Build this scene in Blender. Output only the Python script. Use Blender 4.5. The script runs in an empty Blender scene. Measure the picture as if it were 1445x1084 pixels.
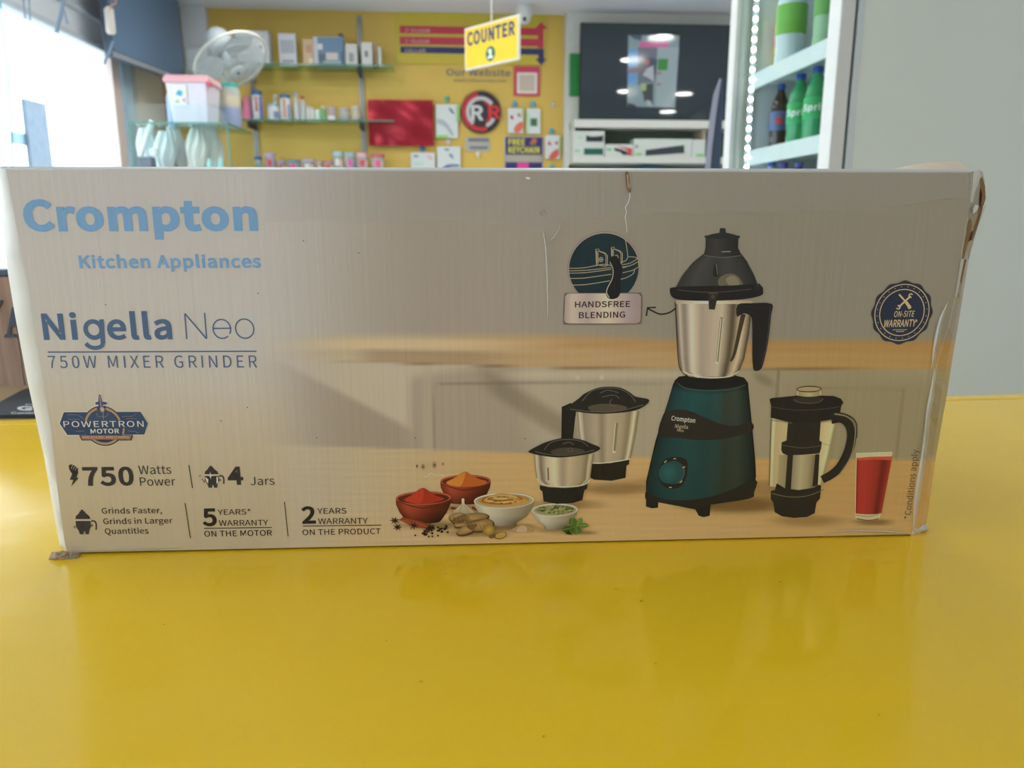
import bpy, bmesh, math, random, os
from math import sin, cos, radians, pi, sqrt, atan2
from mathutils import Vector, Matrix
from mathutils.geometry import tessellate_polygon
random.seed(7)
S = bpy.context.scene
COL = S.collection

# ------------------------------------------------------------------ camera
F, CX, CY = 1085.0, 722.5, 542.0            # focal length and centre for a 1445 x 1084 frame
PITCH, HC, ZT = radians(12.1), 0.195, 0.95  # looking down, height above the counter, counter height
CAM = Vector((0, 0, ZT + HC))
cd = bpy.data.cameras.new('camera'); co = bpy.data.objects.new('camera', cd); COL.objects.link(co)
cd.sensor_fit = 'HORIZONTAL'; cd.sensor_width = 36; cd.lens = F / 1445 * 36
cd.clip_start = 0.02; cd.clip_end = 200
co.location = CAM; co.rotation_euler = (radians(90) - PITCH, 0, 0)
cd.dof.use_dof = True; cd.dof.focus_distance = 0.44; cd.dof.aperture_fstop = 12.5; cd.dof.aperture_blades = 0
S.camera = co

# ------------------------------------------------------------------ view, sky
vs = S.view_settings
S.display_settings.display_device = 'sRGB'
vs.view_transform = 'Standard'; vs.look = 'None'; vs.gamma = 1; vs.use_curve_mapping = False
vs.exposure = -0.1
S.cycles.use_denoising = True
S.cycles.max_bounces = 10; S.cycles.transparent_max_bounces = 24
S.cycles.sample_clamp_indirect = 6
W = bpy.data.worlds.new('sky'); S.world = W; W.use_nodes = True
bg_ = W.node_tree.nodes['Background']
bg_.inputs[0].default_value = (0.79, 0.905, 1.0, 1); bg_.inputs[1].default_value = 4.4
LAMP_POWER = 44.0       # emission of the round ceiling lamps

# ------------------------------------------------------------------ pixel rays and room frame
def ray(x, y):
    a = (x - CX) / F; b = -(y - CY) / F
    return Vector((a, cos(PITCH) + b * sin(PITCH), -sin(PITCH) + b * cos(PITCH)))
TH = radians(4.2)
RA = Vector((cos(TH), sin(TH), 0)); RB = Vector((-sin(TH), cos(TH), 0))
def RP(r, d, z): return Vector((0, 0, 0)) + RA * r + RB * d + Vector((0, 0, z))
def hitD(x, y, D):
    d = ray(x, y); P = CAM + d * (D / d.dot(RB)); return P.dot(RA), P.z
def hitR(x, y, r):
    d = ray(x, y); P = CAM + d * (r / d.dot(RA)); return P.dot(RB), P.z
def hitZ(x, y, z=ZT):
    d = ray(x, y); return CAM + d * ((z - CAM.z) / d.z)
def rect(x0, y0, x1, y1, D):
    r0 = hitD(x0, (y0 + y1) / 2, D)[0]; r1 = hitD(x1, (y0 + y1) / 2, D)[0]
    z0 = hitD((x0 + x1) / 2, y1, D)[1]; z1 = hitD((x0 + x1) / 2, y0, D)[1]
    return r0, r1, z0, z1

# ------------------------------------------------------------------ materials
def lin(c):
    c = c / 255.0
    return c / 12.92 if c <= 0.04045 else ((c + 0.055) / 1.055) ** 2.4
def L3(r, g, b): return (lin(r), lin(g), lin(b))
def mat(name, col, rough=0.5, metal=0.0, var=0.06, scale=30.0, spec=0.5, trans=0.0, bump=0.0, coat=0.0, emit=None, estr=0.0, alpha=1.0):
    m = bpy.data.materials.new(name); m.use_nodes = True
    nt = m.node_tree; b = nt.nodes['Principled BSDF']
    n = nt.nodes.new('ShaderNodeTexNoise'); n.inputs['Scale'].default_value = scale; n.inputs['Detail'].default_value = 4
    tc = nt.nodes.new('ShaderNodeTexCoord'); nt.links.new(tc.outputs['Object'], n.inputs['Vector'])
    mx = nt.nodes.new('ShaderNodeMix'); mx.data_type = 'RGBA'
    c2 = tuple(min(1, x * (1 + var)) for x in col); c1 = tuple(x * (1 - var) for x in col)
    mx.inputs['A'].default_value = (*c1, 1); mx.inputs['B'].default_value = (*c2, 1)
    nt.links.new(n.outputs['Fac'], mx.inputs['Factor']); nt.links.new(mx.outputs['Result'], b.inputs['Base Color'])
    b.inputs['Roughness'].default_value = rough; b.inputs['Metallic'].default_value = metal
    b.inputs['Specular IOR Level'].default_value = spec
    b.inputs['Transmission Weight'].default_value = trans; b.inputs['Coat Weight'].default_value = coat
    b.inputs['Alpha'].default_value = alpha
    if emit: b.inputs['Emission Color'].default_value = (*emit, 1); b.inputs['Emission Strength'].default_value = estr
    if bump:
        bp = nt.nodes.new('ShaderNodeBump'); bp.inputs['Strength'].default_value = bump; bp.inputs['Distance'].default_value = 0.002
        nt.links.new(n.outputs['Fac'], bp.inputs['Height']); nt.links.new(bp.outputs['Normal'], b.inputs['Normal'])
    return m
def glassmat(name, tint=(0.93, 0.98, 0.97), refl=0.5):
    m = bpy.data.materials.new(name); m.use_nodes = True; nt = m.node_tree; nt.nodes.clear()
    o = nt.nodes.new('ShaderNodeOutputMaterial'); mx = nt.nodes.new('ShaderNodeMixShader'); t = nt.nodes.new('ShaderNodeBsdfTransparent')
    g = nt.nodes.new('ShaderNodeBsdfGlossy'); fr = nt.nodes.new('ShaderNodeFresnel'); ml = nt.nodes.new('ShaderNodeMath'); ml.operation = 'MULTIPLY'
    t.inputs[0].default_value = (*tint, 1); g.inputs['Roughness'].default_value = 0.02; fr.inputs[0].default_value = 1.45
    ml.inputs[1].default_value = refl
    ge = nt.nodes.new('ShaderNodeNewGeometry'); fb = nt.nodes.new('ShaderNodeMath'); fb.operation = 'SUBTRACT'; fb.inputs[0].default_value = 1; m2 = nt.nodes.new('ShaderNodeMath'); m2.operation = 'MULTIPLY'
    nt.links.new(ge.outputs['Backfacing'], fb.inputs[1]); nt.links.new(fr.outputs[0], ml.inputs[0]); nt.links.new(ml.outputs[0], m2.inputs[0]); nt.links.new(fb.outputs[0], m2.inputs[1]); nt.links.new(m2.outputs[0], mx.inputs[0])
    nt.links.new(t.outputs[0], mx.inputs[1]); nt.links.new(g.outputs[0], mx.inputs[2]); nt.links.new(mx.outputs[0], o.inputs[0])
    return m
def plastic_clear(name, col, op=0.45):
    return mat(name, col, 0.15, alpha=op)
_mc = {}
def MC(r, g, b, rough=0.5, **k):
    key = (r, g, b, rough, tuple(sorted(k.items())))
    if key not in _mc: _mc[key] = mat('paint_%d_%d_%d' % (r, g, b), L3(r, g, b), rough, **k)
    return _mc[key]

# ------------------------------------------------------------------ mesh builder
class MB:
    def __init__(s): s.v = []; s.f = []; s.mi = []; s.m = 0
    def add(s, pts, faces):
        o = len(s.v); s.v += [tuple(p) for p in pts]
        for f in faces: s.f.append([i + o for i in f]); s.mi.append(s.m)
        return s
    def box(s, x0, x1, y0, y1, z0, z1):
        p = [(x, y, z) for z in (z0, z1) for y in (y0, y1) for x in (x0, x1)]
        return s.add(p, [(0, 2, 3, 1), (4, 5, 7, 6), (0, 1, 5, 4), (2, 6, 7, 3), (0, 4, 6, 2), (1, 3, 7, 5)])
    def hexa(s, p):     # 8 points: four of one face then the four opposite
        return s.add(p, [(0, 3, 2, 1), (4, 5, 6, 7), (0, 1, 5, 4), (1, 2, 6, 5), (2, 3, 7, 6), (3, 0, 4, 7)])
    def prism(s, pts, y0, y1):      # outline in x,z pushed along y
        n = len(pts); P = [(x, y0, z) for x, z in pts] + [(x, y1, z) for x, z in pts]
        t = tessellate_polygon([[Vector((x, z, 0)) for x, z in pts]])
        F_ = [tuple(a) for a in t] + [tuple(i + n for i in reversed(a)) for a in t]
        F_ += [(i, (i + 1) % n, (i + 1) % n + n, i + n) for i in range(n)]
        return s.add(P, F_)
    def lathe(s, prof, cx=0, cy=0, n=20, axis=None, origin=None, xdir=None):
        P = []; F_ = []
        for r, z in prof:
            for k in range(n):
                a = 2 * pi * k / n; q = Vector((cx + r * cos(a), cy + r * sin(a), z))
                if axis is not None: q = origin + xdir * (r * cos(a)) + axis.cross(xdir) * (r * sin(a)) + axis * z
                P.append(q)
        for i in range(len(prof) - 1):
            for k in range(n):
                k2 = (k + 1) % n; F_.append((i * n + k, i * n + k2, (i + 1) * n + k2, (i + 1) * n + k))
        F_.append(tuple(reversed(range(n)))); F_.append(tuple((len(prof) - 1) * n + k for k in range(n)))
        return s.add(P, F_)
    def cyl(s, p, q, r, n=12, r2=None):
        p = Vector(p); q = Vector(q); ax = (q - p); h = ax.length; ax.normalize(); xd = ax.orthogonal().normalized()
        return s.lathe([(r, 0), (r if r2 is None else r2, h)], n=n, axis=ax, origin=p, xdir=xd)
    def ball(s, c, r, n=12, sz=1.0):
        pr = [(max(1e-4, r * sin(pi * i / 8)), c[2] - r * sz * cos(pi * i / 8)) for i in range(9)]
        return s.lathe(pr, c[0], c[1], n)
    def tube(s, pts, r, n=8):
        pts = [Vector(p) for p in pts]; P = []; F_ = []
        for i, p in enumerate(pts):
            t = (pts[min(i + 1, len(pts) - 1)] - pts[max(i - 1, 0)]).normalized(); a = t.orthogonal().normalized() if i == 0 else (a0 - t * a0.dot(t)).normalized()
            a0 = a; b = t.cross(a); rr = r[i] if isinstance(r, (list, tuple)) else r
            P += [p + a * (rr * cos(2 * pi * k / n)) + b * (rr * sin(2 * pi * k / n)) for k in range(n)]
        for i in range(len(pts) - 1):
            for k in range(n):
                k2 = (k + 1) % n; F_.append((i * n + k, i * n + k2, (i + 1) * n + k2, (i + 1) * n + k))
        F_.append(tuple(reversed(range(n)))); F_.append(tuple((len(pts) - 1) * n + k for k in range(n)))
        return s.add(P, F_)
    def text(s, t, x0, x1, z, cap, y, bold=0.0, space=1.0):     # flat lettering facing -y, baseline x0..x1 at height z
        V_, F_, w = glyphs(t, bold, space, HUMANIST); k = (x1 - x0) / w
        return s.add([(x0 + a * k, y, z + b * cap) for a, b in V_], F_)
    def build(s, name, mats, parent=None, smooth=False, bevel=0.0, seg=2, label=None):
        me = bpy.data.meshes.new(name); me.from_pydata(s.v, [], s.f)
        for m in (mats if isinstance(mats, (list, tuple)) else [mats]): me.materials.append(m)
        me.polygons.foreach_set('material_index', s.mi)
        bm = bmesh.new(); bm.from_mesh(me); bmesh.ops.recalc_face_normals(bm, faces=bm.faces); bm.to_mesh(me); bm.free()
        if smooth: me.shade_smooth(); me.set_sharp_from_angle(angle=radians(40))
        o = bpy.data.objects.new(name, me); COL.objects.link(o)
        if bevel:
            md = o.modifiers.new('bevel', 'BEVEL'); md.width = bevel; md.segments = seg; md.limit_method = 'ANGLE'; md.angle_limit = radians(40)
        if parent: o.parent = parent
        if label: o['label'] = label
        return o

# lettering
try: HUMANIST = bpy.data.fonts.load(os.path.join(bpy.utils.resource_path('LOCAL'), 'datafiles', 'fonts', 'Noto Sans CJK Regular.woff2'))
except Exception: HUMANIST = None      # falls back to the built-in lettering
_g = {}; _cap = {}
def glyphs(t, bold=0.0, space=1.0, font=None):     # outline faces with cap height 1; bold thickens every stroke by a rim along its edge
    key = (t, bold, space, font.name if font else '')
    if key in _g: return _g[key]
    def raw(body, off=0.0):
        c = bpy.data.curves.new('lettering', 'FONT'); c.body = body; c.size = 1; c.space_character = space + bold * 1.3; c.resolution_u = 4; c.offset = off
        if font: c.font = font
        o = bpy.data.objects.new('lettering', c); COL.objects.link(o)
        me = bpy.data.meshes.new_from_object(o.evaluated_get(bpy.context.evaluated_depsgraph_get()))
        V_ = [(v.co.x, v.co.y) for v in me.vertices]; F_ = [tuple(p.vertices) for p in me.polygons]
        bpy.data.objects.remove(o); bpy.data.curves.remove(c); bpy.data.meshes.remove(me)
        return V_, F_
    if font not in _cap: _cap[font] = max(b for a, b in raw('H')[0])
    cap = _cap[font]; w = bold * 1.6
    V_, F_ = raw(t, w * cap)
    V_ = [(a / cap, w + b / cap * (1 - 2 * w)) for a, b in V_]
    x0 = min(a for a, b in V_); V_ = [(a - x0, b) for a, b in V_]
    _g[key] = (V_, F_, max(a for a, b in V_)); return _g[key]

def tag(o, label=None, cat=None, group=None, kind=None):
    if label: o['label'] = label
    if cat: o['category'] = cat
    if group: o['group'] = group
    if kind: o['kind'] = kind
    return o
def place(o, r, d, z, rot=0.0):
    o.location = RP(r, d, z); o.rotation_euler = (0, 0, TH + rot); return o
def thing(name, label, cat, r, d, z, rot=0.0, group=None):
    o = bpy.data.objects.new(name, None); COL.objects.link(o); o.empty_display_size = 0.05
    place(o, r, d, z, rot); return tag(o, label, cat, group)
def struct(name, mb, m, **k): return tag(mb.build(name, m, **k), kind='structure')
def room(o): o.rotation_euler = (0, 0, TH); return o
# ------------------------------------------------------------------ the room
YEL = mat('yellow_wall_paint', L3(217, 183, 86), 0.55, var=0.05, scale=3)
WHT = mat('white_wall_paint', L3(224, 225, 224), 0.6, var=0.03, scale=4)
LFT = mat('pale_wall_panel', L3(226, 231, 234), 0.5, var=0.03, scale=4)
ZC, RL, RR, DB, DF, DJ = 2.6, -2.1, 3.3, 6.0, -3.0, 5.22
DO = -0.9                                   # near end of the open shop front
room(struct('floor', MB().box(RL - .2, RR + .2, DF - .2, DB + .1, -.1, 0), mat('grey_floor_tile', L3(200, 204, 212), 0.3, scale=2)))
room(struct('ground', MB().box(-30, RL - .2, -20, 25, -.25, -.1), mat('pale_pavement', L3(190, 188, 182), 0.8, scale=1)))
room(struct('ceiling', MB().box(RL - .2, RR + .2, DF - .2, DB + .1, ZC, ZC + .1), mat('ceiling_white', L3(234, 236, 240), 0.7, var=.02)))
room(struct('wall_back', MB().box(RL - .2, RR + .2, DB, DB + .1, 0, ZC), YEL))
room(struct('wall_left', MB().box(RL - .05, RL, DF, DO, 0, ZC).box(RL - .05, RL, DO, DJ, 2.13, ZC).box(RL - .05, RL, DJ, DB, 0, ZC), LFT))
room(struct('wall_right', MB().box(RR, RR + .2, DF, DB, 0, ZC), WHT))
room(struct('wall_front', MB().box(RL - .2, RR + .2, DF - .2, DF, 0, ZC), WHT))
# boards along the open front and the pilasters past it
zt = hitR(100, 20, RL + .02)[1]
room(struct('trim_1', MB().box(RL, RL + .03, DO, DJ, 2.29, 2.31).box(RL, RL + .02, DO, DJ, 2.13, 2.16), MC(196, 206, 212)))
def strip(name, x0, x1, m, t=.03, z0=0, z1=ZC - .002):
    a = hitR(x0, 150, RL + t)[0]; b = hitR(x1, 150, RL + t)[0]
    return room(struct(name, MB().box(RL, RL + t, a, min(b, DB - .002), z0, z1), m))
strip('trim_2', 163, 176, MC(222, 205, 196), .035)
strip('trim_3', 177, 190, MC(176, 204, 222), .05)
strip('trim_4', 198, 233, MC(226, 218, 200), .04)
strip('trim_5', 233, 244, MC(178, 140, 116), .03)

# ------------------------------------------------------------------ ceiling lamps: round panels, first five seen in the television, others added for fill
LM = mat('lamp_diffuser', (0.9, 0.9, 0.88), 0.5, emit=(1, 0.97, 0.92), estr=LAMP_POWER)
RIM = MC(225, 225, 222)
lamps = [(1.69, 5.0, 'above the television wall, nearest to it'), (1.66, 4.1, 'second from the television wall'), (2.0, 2.33, 'above the drinks cooler'),
         (2.7, 2.2, 'near the right wall beside the cooler'), (2.93, .69, 'near the right wall beside the counter'),
         (-.75, 4.6, 'above the snack shelves'), (.4, 4.6, 'in front of the round logo sign'), (-.75, 3.4, 'between the shelves and the shop middle'), (.4, 3.4, 'behind the hanging counter sign'), (.4, 2.2, 'in the middle of the shop beside the cooler'), (-1.45, 3.5, 'close to the shop opening'), (-1.1, 5.0, 'near the wall fan in the far left corner'), (-.75, 2.1, 'above the middle of the shop'), (1.5, -1.2, 'behind the counter to the right'),
         (-.8, -1.3, 'behind the counter to the left'), (.35, -2.2, 'near the wall behind the counter')]
for r, d, w in lamps:
    t = thing('ceiling_lamp', 'round white flush ceiling lamp ' + w, 'ceiling lamp', r, d, ZC, group='round ceiling lamps')
    MB().lathe([(.11, 0), (.12, -.004), (.12, -.016), (.108, -.02), (.108, -.014)], n=32).build('rim', RIM, t, smooth=True)
    MB().lathe([(.104, -.012), (.104, -.018), (.001, -.019)], n=32).build('diffuser', LM, t)

# ------------------------------------------------------------------ the counter
cl = hitZ(25, 592); cr = hitZ(1390, 557); cu = (cr - cl).normalized(); CROT = atan2(cu.y, cu.x)
ctr = bpy.data.objects.new('counter', None); COL.objects.link(ctr); ctr.location = (cl.x, cl.y, 0); ctr.rotation_euler = (0, 0, CROT)
tag(ctr, 'glossy yellow shop counter under the white appliance carton', 'counter')
def counter_mat():
    m = mat('yellow_laminate', L3(250, 206, 38), 0.1, var=.02, scale=6)
    nt = m.node_tree; b = nt.nodes['Principled BSDF']
    n = nt.nodes.new('ShaderNodeTexNoise'); n.inputs['Scale'].default_value = 9; n.inputs['Detail'].default_value = 6
    tc = nt.nodes.new('ShaderNodeTexCoord'); mp = nt.nodes.new('ShaderNodeMapping'); mp.inputs['Scale'].default_value = (1, 1.8, 1); mp.inputs['Rotation'].default_value = (0, 0, .5)
    nt.links.new(tc.outputs['Object'], mp.inputs[0]); nt.links.new(mp.outputs[0], n.inputs['Vector'])
    r = nt.nodes.new('ShaderNodeMapRange'); r.inputs['From Min'].default_value = .35; r.inputs['From Max'].default_value = .7
    r.inputs['To Min'].default_value = .09; r.inputs['To Max'].default_value = .22
    nt.links.new(n.outputs['Fac'], r.inputs['Value']); nt.links.new(r.outputs[0], b.inputs['Roughness'])
    n2 = nt.nodes.new('ShaderNodeTexNoise'); n2.inputs['Scale'].default_value = 14; n2.inputs['Detail'].default_value = 2
    bp = nt.nodes.new('ShaderNodeBump'); bp.inputs['Strength'].default_value = .10; bp.inputs['Distance'].default_value = .004
    nt.links.new(mp.outputs[0], n2.inputs['Vector']); nt.links.new(n2.outputs['Fac'], bp.inputs['Height']); nt.links.new(bp.outputs['Normal'], b.inputs['Normal'])
    return m
CM = counter_mat()
MB().box(-.6, 1.7, -.75, -.022, ZT - .03, ZT).build('top', CM, ctr, bevel=.002)
MB().box(-.6, 1.7, -.0205, 0, ZT - .03, ZT).build('edge_strip', CM, ctr, bevel=.002)
MB().box(-.58, 1.68, -.73, -.02, .1, ZT - .03).build('cabinet_body', MC(214, 170, 60), ctr)
MB().box(-.56, 1.66, -.69, -.05, 0, .1).build('plinth', MC(60, 58, 54), ctr)
# dirt specks
sp = MB()
for x, y, w in ((869, 832, 4), (905, 849, 5), (869, 850, 3), (925, 937, 3), (594, 962, 4), (767, 1040, 4), (1101, 822, 5), (629, 810, 3), (231, 882, 3), (1240, 1010, 3), (545, 905, 3)):
    p = hitZ(x, y); k = w * .00014; a = random.uniform(-.5, .5)
    sp.add([p + Vector((k * sin(a + j * 1.3) * (1.8 if j % 2 else .7), k * cos(a + j * 1.3) * .8, .0002 + (0.0004 if j == 2 else 0))) for j in range(5)], [(0, 1, 2, 3, 4)])
tag(sp.build('dirt_specks', MC(50, 42, 24)), 'tiny dark dirt specks on the bare yellow counter', 'dirt', kind='stuff')

# ------------------------------------------------------------------ the carton
bl = hitZ(95, 783); br = hitZ(1300, 756); bu = (br - bl).normalized(); bn = Vector((bu.y, -bu.x, 0)); BD = .245
bo = (bl + br) / 2 - bn * (BD / 2)
box = bpy.data.objects.new('appliance_carton', None); COL.objects.link(box); box.location = bo; box.rotation_euler = (0, 0, atan2(bu.y, bu.x))
tag(box, 'long white printed mixer grinder carton with worn corners, standing on the yellow counter', 'box')
def bl_(px, py, off=0.0):
    d = ray(px, py); P = CAM + d * (((bl + bn * off) - CAM).dot(bn) / d.dot(bn)) - bo
    return Vector((P.dot(bu), -P.dot(bn), P.z))
def tab(T):
    def f(y):
        if y <= T[0][0]: return T[0][1]
        for (a, b), (c, d) in zip(T, T[1:]):
            if y <= c: return b + (d - b) * (y - a) / (c - a)
        return T[-1][1]
    return f
inL = tab([(240, 8), (270, 14), (327, 24), (370, 32), (410, 40), (455, 47), (494, 53), (547, 62), (592, 70), (611, 72), (674, 79), (730, 86), (765, 91), (783, 95)])
siL = tab([(240, -7), (280, 0), (327, 4), (385, 11), (450, 22), (540, 39), (580, 48), (649, 63), (730, 77), (783, 87)])
inR = tab([(240, 1371), (290, 1369), (323, 1362), (366, 1356), (419, 1348), (460, 1339), (518, 1321), (600, 1311), (664, 1304), (720, 1292), (757, 1285)])
siR = tab([(240, 1384), (251, 1388), (290, 1386), (327, 1376), (367, 1365), (418, 1357), (502, 1343), (560, 1334), (650, 1318), (757, 1303)])
def yl(v): return 238 + (783 - 238) * v
def yr(v): return 242 + (757 - 242) * v
CARD = mat('carton_white_board', L3(212, 212, 208), 0.4, var=.03, scale=60, bump=.15)
BROWN = mat('torn_brown_board', L3(150, 118, 86), 0.9, var=.3, scale=300, bump=.6)
BROWN2 = mat('shaded_torn_board', L3(84, 62, 44), 0.9, var=.3, scale=300, bump=.6)  # darker copy of the torn board, paints the shade between its layers
DENT = .012
def carton():
    m = MB(); n = 40; R = []
    for k in range(-1, n + 2):
        v = min(max(k, 0), n) / n; a, b = yl(v), yr(v); lo = -.0035 if k < 0 else -.006 if k > n else 0; dy = -3.2 if k < 0 else 0
        wob = .0012 * sin(k * .9) + .0008 * sin(k * 2.3)
        q = [bl_(siL(a), a + dy, -DENT), bl_((siL(a) * .6 + inL(a) * .4), a + dy, -.004 + wob + lo), bl_(inL(a), a + dy, lo), bl_(inR(b), b + dy, lo),
             bl_((siR(b) * .6 + inR(b) * .4), b + dy, -.004 - wob + lo), bl_(siR(b), b + dy, -DENT)]
        if k >= n:
            for p in q: p.z = .003 if k == n else 0
        x0, x1 = q[0].x + .004, q[5].x - .004
        q = [Vector((x0, BD / 2, q[0].z))] + q + [Vector((x1, BD / 2, q[5].z))]
        R.append(q)
    P = [p for q in R for p in q]; w = 8; F_ = []
    for i in range(len(R) - 1):
        for j in range(w): F_.append((i * w + j, i * w + (j + 1) % w, (i + 1) * w + (j + 1) % w, (i + 1) * w + j))
    F_.append(tuple(range(w))); F_.append(tuple((len(R) - 1) * w + j for j in reversed(range(w))))
    return m.add(P, F_)
carton().build('carton_body', CARD, box, smooth=True)

# print on the front, laid down in thin layers of ink
LAY = .00006
E = (0.50, 0.48, 0.405)          # how bright white board comes out, so printed colours can be given as seen
def ink(c):
    return tuple(max(0.004, min(.92, lin(x) / e)) for x, e in zip(c, E))
def print_mat(name, rough, bump):
    m = bpy.data.materials.new(name); m.use_nodes = True; nt = m.node_tree; b = nt.nodes['Principled BSDF']
    a = nt.nodes.new('ShaderNodeVertexColor'); a.layer_name = 'ink'; nt.links.new(a.outputs[0], b.inputs['Base Color'])
    b.inputs['Roughness'].default_value = rough; b.inputs['Specular IOR Level'].default_value = .28
    n = nt.nodes.new('ShaderNodeTexNoise'); n.inputs['Scale'].default_value = 1; n.inputs['Detail'].default_value = 3
    tc = nt.nodes.new('ShaderNodeTexCoord'); mp = nt.nodes.new('ShaderNodeMapping'); mp.inputs['Scale'].default_value = (260, 260, 9)
    nt.links.new(tc.outputs['Object'], mp.inputs[0]); nt.links.new(mp.outputs[0], n.inputs['Vector'])
    bp = nt.nodes.new('ShaderNodeBump'); bp.inputs['Strength'].default_value = bump; bp.inputs['Distance'].default_value = .0008
    nt.links.new(n.outputs['Fac'], bp.inputs['Height']); nt.links.new(bp.outputs['Normal'], b.inputs['Normal'])
    return m
INK = print_mat('printed_ink', .38, .35)
def spline(pts, closed=False, k=6):
    n = len(pts); out = []
    rng = range(n) if closed else range(n - 1)
    for i in rng:
        g = (lambda j: pts[j % n]) if closed else (lambda j: pts[max(0, min(n - 1, j))])
        p0, p1, p2, p3 = g(i - 1), g(i), g(i + 1), g(i + 2)
        for s in range(k):
            t = s / k
            out.append(tuple(.5 * (2 * p1[c] + (p2[c] - p0[c]) * t + (2 * p0[c] - 5 * p1[c] + 4 * p2[c] - p3[c]) * t * t + (3 * p1[c] - p0[c] - 3 * p2[c] + p3[c]) * t ** 3) for c in (0, 1)))
    if not closed: out.append(tuple(pts[-1]))
    return out
def mixc(a, b, t): return tuple(x + (y - x) * t for x, y in zip(a, b))
def ramp(stops, t):
    if t <= stops[0][0]: return stops[0][1]
    for (a, c), (b, d) in zip(stops, stops[1:]):
        if t <= b: return mixc(c, d, (t - a) / (b - a))
    return stops[-1][1]
class Ink:
    def __init__(s): s.v = []; s.f = []; s.c = []
    def raw(s, P, F_, C):
        o = len(s.v); s.v += [tuple(p) for p in P]; s.f += [[i + o for i in f] for f in F_]
        s.c += C if isinstance(C, list) else [C] * len(P)
        return s
    def poly(s, pts, col, lay, smooth=0):
        if smooth: pts = spline(pts, True, smooth)
        t = tessellate_polygon([[Vector((x, y, 0)) for x, y in pts]])
        return s.raw([bl_(x, y, lay * LAY) for x, y in pts], [tuple(a) for a in t], ink(col))
    def vpoly(s, pts, c0, c1, lay, smooth=0):       # colour changes from top to bottom
        if smooth: pts = spline(pts, True, smooth)
        a = min(y for x, y in pts); b = max(y for x, y in pts)
        t = tessellate_polygon([[Vector((x, y, 0)) for x, y in pts]])
        return s.raw([bl_(x, y, lay * LAY) for x, y in pts], [tuple(q) for q in t], [ink(mixc(c0, c1, (y - a) / (b - a))) for x, y in pts])
    def frame_at(s, x, y, lay):
        o = bl_(x, y, lay * LAY); return o, (bl_(x + 1, y, lay * LAY) - o).length, (bl_(x, y + 1, lay * LAY) - o).length
    def ell(s, x, y, rx, ry, col, lay, rot=0, n=36, a0=0, a1=2 * pi, centre=None, wob=None):
        o, kx, ky = s.frame_at(x, y, lay); P = []
        for i in range(n):
            a = a0 + (a1 - a0) * i / n; w = 1 if wob is None else 1 + wob[0] * cos(wob[1] * a)
            u, v = rx * w * cos(a), ry * w * sin(a)
            P.append(o + Vector(((u * cos(rot) - v * sin(rot)) * kx, 0, (u * sin(rot) + v * cos(rot)) * ky)))
        if centre is None: return s.raw(P, [tuple(range(n))], ink(col))
        return s.raw(P + [o], [(i, (i + 1) % n, n) for i in range(n)], [ink(col)] * n + [ink(centre)])
    def ring(s, x, y, rx, ry, w, col, lay, n=48, a0=0, a1=2 * pi):
        o, kx, ky = s.frame_at(x, y, lay); P = []
        for i in range(n + 1):
            a = a0 + (a1 - a0) * i / n
            for d in (0, w): P.append(o + Vector(((rx - d) * cos(a) * kx, 0, (ry - d) * sin(a) * ky)))
        return s.raw(P, [(2 * i, 2 * i + 2, 2 * i + 3, 2 * i + 1) for i in range(n)], ink(col))
    def stroke(s, pts, w, col, lay, k=5, closed=False):
        if k > 1: pts = spline(pts, closed, k)
        if closed: pts = pts + [pts[0]]
        P = []; n = len(pts)
        for i, p in enumerate(pts):
            q0 = pts[max(0, i - 1)]; q1 = pts[min(n - 1, i + 1)]; dx, dy = q1[0] - q0[0], q1[1] - q0[1]; l = math.hypot(dx, dy) or 1
            ww = (w if not isinstance(w, tuple) else w[0] + (w[1] - w[0]) * i / (n - 1)) / 2
            for sg in (-1, 1): P.append(bl_(p[0] - sg * dy / l * ww, p[1] + sg * dx / l * ww, lay * LAY))
        return s.raw(P, [(2 * i, 2 * i + 2, 2 * i + 3, 2 * i + 1) for i in range(n - 1)], ink(col))
    def loft(s, rows, stops, lay, n=20, sub=4, vst=None):       # rows (y, x left, x right, sag): colour runs across by stops, down by vst
        R = []
        for i in range(len(rows) - 1):
            for j in range(sub): R.append(tuple(a + (b - a) * j / sub for a, b in zip(rows[i], rows[i + 1])))
        R.append(rows[-1]); P = []; C = []; y0, y1 = rows[0][0], rows[-1][0]
        for r in R:
            for k in range(n + 1):
                t = k / n; x = r[1] + (r[2] - r[1]) * t; y = r[0] + (r[3] if len(r) > 3 else 0) * (1 - (2 * t - 1) ** 2) + (r[4] * (t - .5) if len(r) > 4 else 0)
                P.append(bl_(x, y, lay * LAY)); c = ramp(stops, t)
                if vst: c = tuple(a * ramp(vst, (r[0] - y0) / (y1 - y0))[0] for a in c)
                C.append(ink(c))
        w = n + 1
        return s.raw(P, [(i * w + k, i * w + k + 1, (i + 1) * w + k + 1, (i + 1) * w + k) for i in range(len(R) - 1) for k in range(n)], C)
    def text(s, t, x0, y0, x1, y1, cap, col, lay, bold=0.0, space=1.0, slant=0.0, font=HUMANIST):
        V_, F_, w = glyphs(t, bold, space, font); a = bl_(x0, y0, lay * LAY); b = bl_(x1, y1, lay * LAY)
        ux = (b - a) / w; up = Vector((-ux.z, 0, ux.x)).normalized()
        k = (bl_(x0, y0 - 1, lay * LAY) - a).length * cap if abs(b.x - a.x) > abs(b.z - a.z) else (bl_(x0 + 1, y0, lay * LAY) - a).length * cap
        return s.raw([a + ux * p + up * (k * q) + ux.normalized() * (slant * k * q) for p, q in V_], F_, ink(col))
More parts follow.
